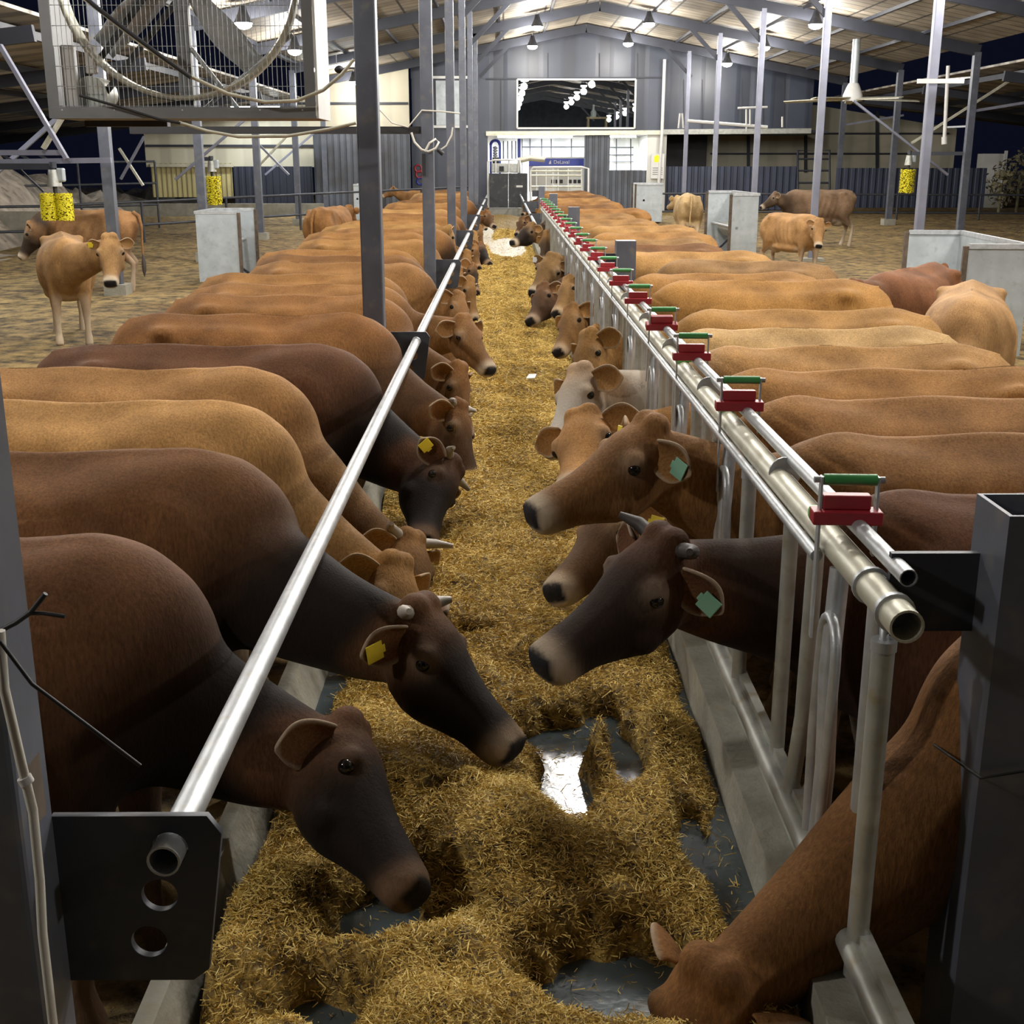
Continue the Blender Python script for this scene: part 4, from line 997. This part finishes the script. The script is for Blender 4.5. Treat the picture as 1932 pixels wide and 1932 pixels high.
def cow_mesh(P, Mz, hint, voxel, fat=1.0, legs=True, udder=True):
    m = MB(); X = Vector((1,0,0)); Y = Vector((0,1,0)); Z = Vector((0,0,1))
    closed_loft(m, [ring(Vector((x,0,zb+(zt-zb)*.46)), Y, Z, w*fat, (zt-zb)*.54, (zt-zb)*.46) for x, zt, zb, w in TRUNK])
    a, n, l, L = head_frame(P, Mz, hint); k = min(1.12, max(.92, L/.475)); P = P + a*((L-.485*k)*.85)
    # neck
    B0 = Vector((.38,0,.90)); B3 = P + a*(.045*k) - n*(.075*k)
    back = (-a*.45 - n*.75); 
    to = (B0-B3).normalized(); back = (back*.5 + to*.8).normalized()
    d = (B3-B0).length; B1 = B0 + Vector((.9,0,.02 if P.z > .98 else -.22)).normalized()*d*.40; B2 = B3 + back*d*.34
    pts = []; N = 13
    for i in range(N):
        t = i/(N-1); pts.append(B0*(1-t)**3 + B1*3*t*(1-t)**2 + B2*3*t*t*(1-t) + B3*t**3)
    rings = []
    for i, p in enumerate(pts):
        t = i/(N-1); tg = (pts[min(i+1,N-1)]-pts[max(i-1,0)]).normalized()
        lat = Y.lerp(-l if False else l, t*t)
        lat = (lat - tg*lat.dot(tg)).normalized(); up = tg.cross(lat).normalized()
        if up.dot(Z.lerp(n, t)) < 0: up = -up
        q = t**.8
        w = .185*(1-q)+.080*k*q; ht = .265*(1-q)+.105*k*q; hb = .30*(1-q)+.125*k*q
        rings.append(ring(p, lat, up, w, ht, hb, 20, .9))
    closed_loft(m, rings)
    # head
    closed_loft(m, [ring(P + a*(t*k) + n*((dn+vn)/2*k), l, n, w*k, (dn-vn)/2*k, (dn-vn)/2*k, 20, .78) for t, dn, vn, w in HEAD])
    for s in (-1, 1):
        m.ell(P + a*(.125*k) + l*(s*.092*k) + n*(-.022*k), (.036*k,)*3, 12, 8)       # brow
        m.ell(P + a*(.20*k) + l*(s*.062*k) + n*(-.145*k), (.055*k,.055*k,.055*k), 12, 8)   # cheek
        m.ell(P + a*(.455*k) + l*(s*.040*k) + n*(-.045*k), (.024*k,)*3, 12, 8)       # nostril wing
        m.ell(P + a*(-.005*k) + l*(s*.03*k) + n*(.015*k), (.05*k,)*3, 12, 8)         # poll
        m.ell((-.50, s*.20*fat, 1.115), (.08,.06,.05), 12, 8); m.ell((-.79, s*.10, 1.03), (.05,.04,.05), 12, 8)
        m.ell((.43, s*.172, .85), (.16,.065,.25), 14, 10); m.ell((-.58, s*.175, .86), (.19,.105,.23), 14, 10)
        if legs:
            for j, lg in enumerate(LEGS):
                dx = (.05 if (s > 0) == (j == 0) else -.05)
                m.tube([(x+dx*max(0,(.8-z)/.8), y*s, z) for x, y, z, r in lg], [r for *_, r in lg], 14)
    m.ell((0,0,.555), (.52,.27,.10), 18, 10)
    m.ell((-.08,0,1.165), (.70,.035,.03), 16, 8)                                      # spine
    if udder: m.ell((-.46,0,.55), (.17,.13,.13), 14, 10)
    o = m.build('cow', M['coat'])
    r = o.modifiers.new('r', 'REMESH'); r.mode = 'VOXEL'; r.voxel_size = voxel
    s = o.modifiers.new('s', 'SMOOTH'); s.factor = .5; s.iterations = 3
    dg = bpy.context.evaluated_depsgraph_get(); dg.update()
    me = bpy.data.meshes.new_from_object(o.evaluated_get(dg)); old = o.data
    bpy.data.objects.remove(o); bpy.data.meshes.remove(old)
    me.polygons.foreach_set('use_smooth', [True]*len(me.polygons))
    nv = len(me.vertices); co = np.empty(nv*3, np.float32); me.vertices.foreach_get('co', co); co = co.reshape(-1,3).astype(float)
    # melt the muscles into the trunk, leave the head crisp
    ed = np.empty(len(me.edges)*2, np.int32); me.edges.foreach_get('vertices', ed); ed = ed.reshape(-1,2)
    ia = np.concatenate([ed[:,0], ed[:,1]]); ib = np.concatenate([ed[:,1], ed[:,0]]); deg = np.maximum(np.bincount(ia, minlength=nv), 1)
    hc = np.array(P + a*(.2*k)); wt = sst(.30, .48, np.linalg.norm(co-hc, axis=1))*(.25+.75*sst(.45,.7,co[:,2]))
    for it in range(int(.40/voxel)):
        av = np.stack([np.bincount(ia, co[ib,c], nv) for c in range(3)], 1)/deg[:,None]
        co += (av-co)*(wt*.6)[:,None]
    tr = sst(.62,.45,co[:,0])*sst(.45,.6,co[:,2])*wt; ph = 9*P.y + 5*Mz.x
    rib = sst(-.42,-.30,co[:,0])*sst(.42,.28,co[:,0])*sst(1.12,1.0,co[:,2])
    co[:,1] += np.sign(co[:,1])*tr*(.0045*rib*np.sin((co[:,0]+.25*co[:,2])*52) + .010*np.sin(co[:,0]*8.3+co[:,2]*6.1+ph)*np.sin(co[:,2]*9.7-co[:,0]*3.1+ph) - .016*np.exp(-((co[:,0]+.34)/.09)**2-((co[:,2]-1.0)/.11)**2))
    co[:,2] += tr*(co[:,2] > 1.05)*(.010*np.exp(-(co[:,1]/.028)**2) + .006*np.sin(co[:,0]*11+ph) - .010*np.exp(-((np.abs(co[:,1])-.11)/.05)**2)*sst(.35,.0,co[:,0]))
    me.vertices.foreach_set('co', co.astype(np.float32).ravel()); me.update()
    # coat pattern, fixed to the body
    Pn, an, nn, ln = (np.array(v) for v in (P, a, n, l))
    R = co - Pn; t = R@an/k; q = R@nn/k; s_ = R@ln/k
    inh = (t > -.06) & (t < .56) & (np.abs(s_) < .17) & (q > -.27) & (q < .10) & (co[:,0] > .35)
    hw = np.where(inh, 1.0, 0.0)
    NP = np.array(pts); dist = np.linalg.norm(co[:,None,:]-NP[None], axis=2); ui = dist.argmin(1)/(N-1)
    neck = np.where(co[:,0] > .40, ui, 0)
    x, z = co[:,0], co[:,2]
    dark = np.clip(.9*sst(.10,.75,neck) + .75*sst(.15,.6,x)*sst(1.12,.72,z)*(1-hw), 0, 1)
    dark = np.maximum(dark, .30*sst(1.0,.55,z)*(x < .4))
    hd = .35 + .65*sst(.02,.20,t)
    dark = np.where(inh, np.maximum(hd, 0), dark)
    nose = hw*sst(.452,.468,t)*sst(-.105,-.085,q)*sst(.062,.05,np.abs(s_))
    pale = hw*sst(.385,.455,t)*(1-.2*nose)
    eye = np.exp(-(((t-.135)/.035)**2 + ((q+.03)/.035)**2))*(np.abs(s_) > .07)*hw*.45
    legp = sst(.46,.30,z)*(~inh)*.75*(x < .75); belly = sst(.62,.50,z)*(np.abs(co[:,1]) < .2)*(~inh)*(x < .6)*.5
    pale = np.maximum.reduce([pale, eye, legp, belly])
    def soften(v, n_):
        for _ in range(n_): v = v*.4 + .6*np.bincount(ia, v[ib], nv)/deg
        return v
    dark = soften(dark, int(.2/voxel)); pale = soften(pale, 4)
    for nm, v in (('dark', dark*(1-pale)), ('pale', pale), ('nose', nose)):
        A = me.attributes.new(nm, 'FLOAT', 'POINT'); A.data.foreach_set('value', v.astype(np.float32))
    return me, (a, n, l, k), P

def ear_mesh(side, length=.150, width=.060):
    """a cupped leaf: u along the ear, v across; opening towards +z of its own frame"""
    rows = []; pale = []
    nu, nv = 9, 9
    for i in range(nu+1):
        u = i/nu; w = width*(.42+.75*math.sin(PI*min(1,u*.62+.12)))*(1-u**5*.92); row = []
        for j in range(nv):
            v = 2*j/(nv-1)-1; curl = (1-u*.65)*1.15
            yy = w*math.sin(v*curl)/max(.5, math.sin(curl) if curl < PI/2 else 1); zz = w*(1-math.cos(v*curl))*1.25 - .012*math.sin(PI*u)
            row.append((length*u, yy, zz)); pale.append(1.0 if abs(v) > .8 or u > .93 else 0)
        rows.append(row)
    m = MB().grid(rows); return m, pale
EAR_M = None
def make_ear(parent, base, e, face, color, dk):
    global EAR_M
    if EAR_M is None:
        m, pale = ear_mesh(1); o = m.build('ear', M['coat']); 
        A = o.data.attributes.new('pale', 'FLOAT', 'POINT'); A.data.foreach_set('value', np.array(pale, np.float32))
        o.modifiers.new('t', 'SOLIDIFY').thickness = .010; s = o.modifiers.new('s', 'SUBSURF'); s.levels = s.render_levels = 1
        dg = bpy.context.evaluated_depsgraph_get(); dg.update()
        EAR_M = bpy.data.meshes.new_from_object(o.evaluated_get(dg)); bpy.data.objects.remove(o)
    o = bpy.data.objects.new('ear', EAR_M); COL.objects.link(o); o.parent = parent
    e = e.normalized(); f = (face - e*face.dot(e)).normalized(); y = f.cross(e)
    o.matrix_local = Matrix.Translation(base) @ Matrix((e, y, f)).transposed().to_4x4()
    o.color = (*color, 1); o['dark_amount'] = dk*.5; o['pale_amount'] = .55
    return o

COWS = []
def cow(label, loc, rz, P, Mz, color, dark=.6, pale=.8, hint=None, voxel=.016, horns=0, tags=None, fat=1.0, s=1.0, tail=False, world=True, mesh_from=None, ears=(0,0), legs=True, light=0.0):
    """one cow; P and Mz are the poll and the muzzle"""
    x, y = loc[0], loc[1]; z = loc[2] if len(loc) > 2 else zf(y, x)
    mw = Matrix.Translation((x,y,z)) @ Matrix.Rotation(rz,4,'Z') @ Matrix.Scale(s,4)
    inv = mw.inverted()
    if world: P = inv @ Vector(P); Mz = inv @ Vector(Mz)
    else: P = Vector(P); Mz = Vector(Mz)
    h = Vector(hint) if hint else Vector((.55,0,.85))
    if hint and world: h = (inv.to_3x3() @ h).normalized()
    me, (a, n, l, k), P = cow_mesh(P, Mz, h, voxel, fat, legs)
    o = bpy.data.objects.new('cow', me); COL.objects.link(o); o.matrix_world = mw
    color = (color[0], color[1]*1.02, color[2]*1.02)
    o.color = (*color, 1); o['dark_amount'] = dark; o['pale_amount'] = pale; o['light_amount'] = light
    tag(o, label, 'cow', 'brown cows in the barn')
    for i, sd in enumerate((-1, 1)):
        dr = ears[i] if ears else 0
        base = P + a*(.035*k) + l*(sd*.085*k) - n*(.028*k)
        e = l*sd*.92 - a*.12 - n*(.28+dr)
        er = make_ear(o, base, e, a*.55+n*.35+l*sd*.1, color, dark)
        if tags and tags[i]:
            tg = MB(); q = .105; tg.box((q-.022,-.028,.012), (q+.028,.028,.016)); tg.box((q-.03,-.012,.012), (q-.02,.012,.016))
            t_ = tg.build('ear_tag', M[tags[i]], er, bevel=.004)
        ey = MB().ell((0,0,0), (.021*k,)*3, 14, 10).build('eye', M['eye'], o); ey.location = P + a*(.14*k) + l*(sd*.107*k) - n*(.040*k)
        if horns:
            b0 = P + a*(.0*k) + l*(sd*.06*k) + n*(.01*k); hl = horns
            hb = MB().tube([b0, b0+l*(sd*hl*.55)+n*hl*.15-a*hl*.05, b0+l*(sd*hl*.9)+n*hl*.5+a*hl*.2], [.022,.019,.009], 10).build('horn', M['horn'], o)
    if tail:
        tl = MB().tube([(-.76,0,1.15),(-.84,0,1.10),(-.875,.01,.95),(-.87,.02,.72),(-.87,.02,.52)], [.035,.03,.022,.016,.014], 10).build('tail', M['coat'], o)
        tl.color = o.color; tl['dark_amount'] = 0.0; tl['pale_amount'] = 0.0
        tf = MB().tube([(-.87,.02,.54),(-.872,.02,.42),(-.868,.02,.30),(-.865,.02,.22)], [.014,.035,.03,.006], 10).build('switch', M['hoof'], tl)
    COWS.append(o); return o
def cow_like(src, label, loc, rz, color, dark, s=1.0):
    c = copy_tree(src); x, y = loc[:2]; c.matrix_world = Matrix.Translation((x,y,zf(y,x))) @ Matrix.Rotation(rz,4,'Z') @ Matrix.Scale(s,4)
    c['label'] = label; c.color = (*color, 1); c['dark_amount'] = dark
    for ch in c.children:
        if ch.name.startswith(('ear','tail')): ch.color = (*color, 1)
    COWS.append(c); return c
TAN, GOLD, BROWN, ORANGE = (.38,.20,.066), (.44,.25,.09), (.22,.108,.038), (.33,.165,.052)
LX = -1.33
NUM = ['first','second','third','fourth','fifth','sixth','seventh','eighth','ninth','tenth']
A = cow('nearest cow on the left, dark brown with a black head', (LX-.10,2.62), 0, at(690,1440,Y=2.58), at(825,1655,Y=2.34), (.175,.078,.032), 1.0, .15, hint=(.95,.12,.35), voxel=.012, ears=(1.1,.1))
B = cow('brown cow on the left, second from the camera, black face and short horns', (LX-.05,3.46), 0, at(792,1160,Y=3.12), at(1000,1395,Y=2.92), (.20,.092,.036), 1.0, .5, hint=(.6,-.12,.8), voxel=.012, horns=.07, tags=('tag',None), ears=(.35,0), fat=.96)
C = cow('light golden cow on the left, third from the camera', (LX-.15,4.22), 0, at(755,1105,Y=4.0), at(800,1270,Y=3.75), (.54,.295,.105), .5, .6, voxel=.014, fat=.95)
D = cow('golden brown cow on the left, fourth from the camera, with a pale horn', (LX-.2,4.93), 0, at(775,1030,Y=4.62), at(830,1190,Y=4.3), (.42,.222,.082), .6, .6, hint=(.6,-.2,.6), voxel=.014, horns=.13, fat=.9)
E = cow('dark red brown cow on the left with a black head and a yellow ear tag', (LX-.0,5.58), 0, at(850,885,Y=5.45), at(828,1030,Y=5.05), (.135,.060,.028), 1.0, .15, hint=(.95,-.1,.2), voxel=.014, horns=.09, tags=('tag','tag'), ears=(.1,.1), fat=.95)
F = cow('chestnut cow on the left with rounded ear and dark nose, just before the fan column', (LX,6.75), 0, at(868,785,Y=6.35), at(912,908,Y=6.15), (.27,.122,.040), .75, .8, hint=(.75,-.1,.55), voxel=.015, horns=.08)
G = cow('chestnut cow on the left with its head hidden behind the fan column bracket', (LX,7.75), 0, at(872,725,Y=7.25), at(897,820,Y=7.1), (.28,.13,.042), .5, .7, voxel=.018)
H = cow('tan cow on the left with a raised pale muzzle, beyond the fan column', (LX-.05,8.45), 0, at(878,612,Y=8.35), at(934,690,Y=8.1), (.31,.15,.05), .45, .9, hint=(.4,-.3,.8), voxel=.016, ears=(.1,0), fat=.95)
I = cow('tan cow on the left showing pale ears over the straw', (LX,10.3), 0, at(872,580,Y=10.4), at(893,632,Y=10.2), (.32,.16,.056), .35, .6, voxel=.018)
J = cow('dark headed brown cow on the left before the one with the large black head', (LX-.05,15.7), 0, at(893,508,Y=15.6), at(908,550,Y=15.3), (.31,.15,.05), .95, .3, hint=(.8,-.3,.2), voxel=.018)
K = cow('cow on the left with a large black head low over the straw', (LX-.05,20.3), 0, at(905,462,Y=20.2), at(932,496,Y=19.7), (.30,.14,.048), 1.0, .4, hint=(.8,-.4,.3), voxel=.018)
L = cow('tan cow on the left raising its head behind the neck rail', (LX-.30,16.6), 0, at(845,432,Y=16.6), at(870,492,Y=16.6), (.38,.21,.07), .15, .9, hint=(.6,.5,.6), voxel=.018)
N1 = cow('brown cow far down the left row with its head over the straw', (LX-.05,28.5), 0, at(920,402,Y=28.5), at(936,424,Y=28.1), (.28,.13,.046), .7, .6, hint=(.6,-.5,.5), voxel=.02)
for i, (y, col, dk, dx) in enumerate(((9.25,ORANGE,.5,-.15),(11.1,BROWN,.6,-.1),(11.85,ORANGE,.6,-.2),(13.4,TAN,.5,-.1),(14.8,ORANGE,.4,-.25),(17.5,TAN,.5,-.2),(19.3,ORANGE,.5,-.1),(22.0,GOLD,.4,-.25),(24.2,ORANGE,.6,-.2),(25.6,TAN,.5,-.3),(27.4,BROWN,.6,-.25),(31.2,ORANGE,.5,-.2),(33.4,GOLD,.5,-.3),(35.8,BROWN,.5,-.2))):
    cow_like([G,G,J,G][i % 4], 'cow in the left row with a %s coat, %s beyond the fan column' % ({ORANGE:'chestnut',TAN:'tan',GOLD:'golden',BROWN:'brown'}[col], (NUM+['eleventh','twelfth','thirteenth','fourteenth'])[i]), (LX+dx,y), RNG.uniform(-.07,.07), col, dk)
# the right row
RX = 1.52
R0 = cow('nearest cow on the right, brown, reaching down beside the near post', (RX+.05,2.26), PI+.12, at(1325,1890,Y=2.00), at(1180,2230,Y=1.90), (.29,.135,.046), .35, .6, hint=(-.35,-.45,.8), voxel=.012, ears=(.45,1.5), fat=.85)
R1 = cow('dark brown cow with dark horns holding its head out on the right', (RX-.02,2.98), PI, at(1205,1070,Y=2.88), at(1008,1222,Y=2.74), (.150,.064,.028), .9, .75, hint=(-.35,-.28,.9), voxel=.012, horns=.10, tags=(None,'taggreen'), ears=(-.1,.55), fat=.9)
for ch in R1.children:
    if ch.name.startswith('horn'): ch.data.materials[0] = M['hoof']
R2 = cow('brown cow on the right lifting its head over the straw, looking left', (RX+.0,3.66), PI, at(1225,815,Y=3.62), at(984,945,Y=3.47), (.33,.16,.055), .3, .9, hint=(-.3,-.12,.95), voxel=.012, tags=('tag','taggreen'), ears=(-.1,.2), fat=.9)
R3 = cow('dark faced cow on the right, muzzle on the straw below the raised brown head', (RX,4.27), PI, at(1120,1000,Y=4.05), at(1033,1090,Y=3.85), (.38,.19,.068), .7, .8, hint=(-.6,-.2,.7), voxel=.014, tags=(None,'tag'), ears=(0,.3), fat=.88)
R4 = cow('orange brown cow on the right turning its crown to the camera', (RX,4.88), PI, at(1100,795,Y=4.75), at(1062,905,Y=4.30), (.40,.20,.064), .1, .9, hint=(-.5,-.5,.8), voxel=.014, ears=(-.2,-.2), fat=.9)
R5 = cow('cow on the right with a pale grey white face', (RX,5.52), PI, at(1085,725,Y=5.45), at(1022,835,Y=5.2), (.43,.235,.085), 0, .9, hint=(-.6,-.3,.6), voxel=.014, light=.9, fat=.92)
R6 = cow('pale tan cow on the right next beyond the pale faced one', (RX,6.15), PI, at(1085,760,Y=6.0), at(1050,830,Y=5.8), (.50,.32,.14), .1, .6, voxel=.018, fat=.92)
R7 = cow('golden cow on the right, seventh along the headlock fence', (RX+.15,6.95), PI-.05, at(1100,665,Y=6.9), at(1065,745,Y=6.7), (.40,.215,.07), .3, .6, voxel=.018)
R8 = cow('large orange cow on the right in front of the dark brown yard cow', (1.72,8.2), PI-.06, (1.05,.05,.85), (1.20,.05,.45), (.40,.205,.06), .2, .6, voxel=.018, world=False, s=1.04)
R9 = cow('tan cow on the right with a white ear tag looking at the camera', (RX-.05,13.4), PI+.1, at(1044,487,Y=13.2), at(1005,547,Y=12.8), (.31,.18,.072), .35, 1.0, hint=(-.1,-.6,.8), voxel=.013, tags=('tagwhite','tag'), ears=(-.1,-.1))
R10 = cow('dark faced cow on the right under the one looking at the camera', (RX-.05,12.6), PI, at(1025,545,Y=12.5), at(991,600,Y=12.1), (.20,.095,.038), .7, .5, hint=(-.7,-.4,.5), voxel=.016)
R11 = cow('brown cow standing askew on the right beside the second square post', (2.0,10.5), PI-.35, (1.0,-.15,.95), (1.2,-.3,.55), (.29,.165,.068), .35, .6, voxel=.018, world=False)
R12 = cow('dark cow on the right with white nose reaching far over the straw', (RX-.15,20.2), PI, at(1005,425,Y=20.1), at(962,452,Y=19.7), (.33,.18,.066), 1.0, .9, hint=(-.5,-.4,.7), voxel=.018)
R13 = cow('dark headed cow on the right beside the dark one with the white nose', (RX-.05,18.2), PI, at(1035,440,Y=18.0), at(1018,492,Y=17.6), (.35,.19,.07), .9, .6, hint=(-.5,-.6,.5), voxel=.018)
for i, (y, col, dk, dx) in enumerate(((9.3,TAN,.4,.0),(11.6,GOLD,.4,.1),(14.8,TAN,.4,.1),(16.4,GOLD,.5,.15),(22.4,ORANGE,.6,.2),(24.4,BROWN,.6,-.15),(26.6,ORANGE,.5,.1),(29.0,TAN,.5,.1),(31.4,BROWN,.6,.2),(33.8,ORANGE,.6,.1),(36.2,BROWN,.5,.1))):
    cow_like([R6,R6,R8,R13][i % 4], 'cow in the right row with a %s coat, %s beyond the large orange one' % ({ORANGE:'chestnut',TAN:'tan',GOLD:'golden',BROWN:'brown'}[col], (NUM+['eleventh'])[i]), (RX+.1+dx,y), PI+RNG.uniform(-.1,.1), col, dk)
# loose cows in the yards
S1 = cow('tan cow in the left yard facing the camera with a yellow ear tag', (-4.9,13.9,.05), -1.2, at(207,452,Y=12.7), at(206,530,Y=12.35), (.40,.225,.09), .22, 1.0, hint=(.05,-.5,.85), voxel=.014, tags=('tag',None), s=.98, ears=(-.15,-.15))
S2 = cow('brown cow with a dark head seen side on in the left yard', (-6.25,18.6), PI, at(58,425,Y=18.5), at(30,485,Y=18.4), (.30,.155,.065), .95, .75, hint=(-.8,0,.4), voxel=.018, tail=True)
S3 = cow('young tan cow in the right yard facing the camera', (4.80,20.7), -1.1, at(1546,418,Y=19.9), at(1547,462,Y=19.6), (.43,.24,.10), .12, 1.0, hint=(.1,-.5,.8), voxel=.015, s=.86, fat=.82, ears=(-.2,-.2))
S4 = cow('grey brown cow at the back of the right yard seen from the side', (6.75,27.0), PI, at(1462,366,Y=26.8), at(1432,388,Y=26.7), (.20,.125,.075), .7, .9, hint=(-.5,0,.8), voxel=.018)
S5 = cow('dark brown cow standing in the right yard behind the large orange cow', (3.22,9.8), -2.25, (1.04,.0,1.12), (1.20,-.05,.72), (.235,.098,.042), .5, .3, voxel=.016, world=False, tail=True)
S6 = cow('golden cow seen along its bony back before the large right trough', (3.12,8.2), -1.93, (1.0,0,.80), (1.15,0,.42), (.44,.25,.105), .1, .4, voxel=.016, world=False, fat=1.0, tail=True)
S7 = cow('cream cow seen from behind in the right yard below the notice board', (4.05,27.5), 1.5, (1.0,.2,1.05), (1.3,.35,.9), (.52,.36,.18), .1, .9, voxel=.02, world=False, tail=True)
S8 = cow('brown cow with pale hind legs seen from behind, back of the left row', (-2.98,21.6), 1.35, (1.0,0,1.1), (1.3,0,.9), (.31,.15,.052), .3, .9, voxel=.02, world=False, tail=True)
S9 = cow('brown cow lifting its head to the left by the slate wall', (-2.2,37.2), PI, (-3.28,37.2,1.24), (-3.62,37.1,1.06), (.30,.145,.05), .4, .6, voxel=.02, hint=(-.5,0,.85))
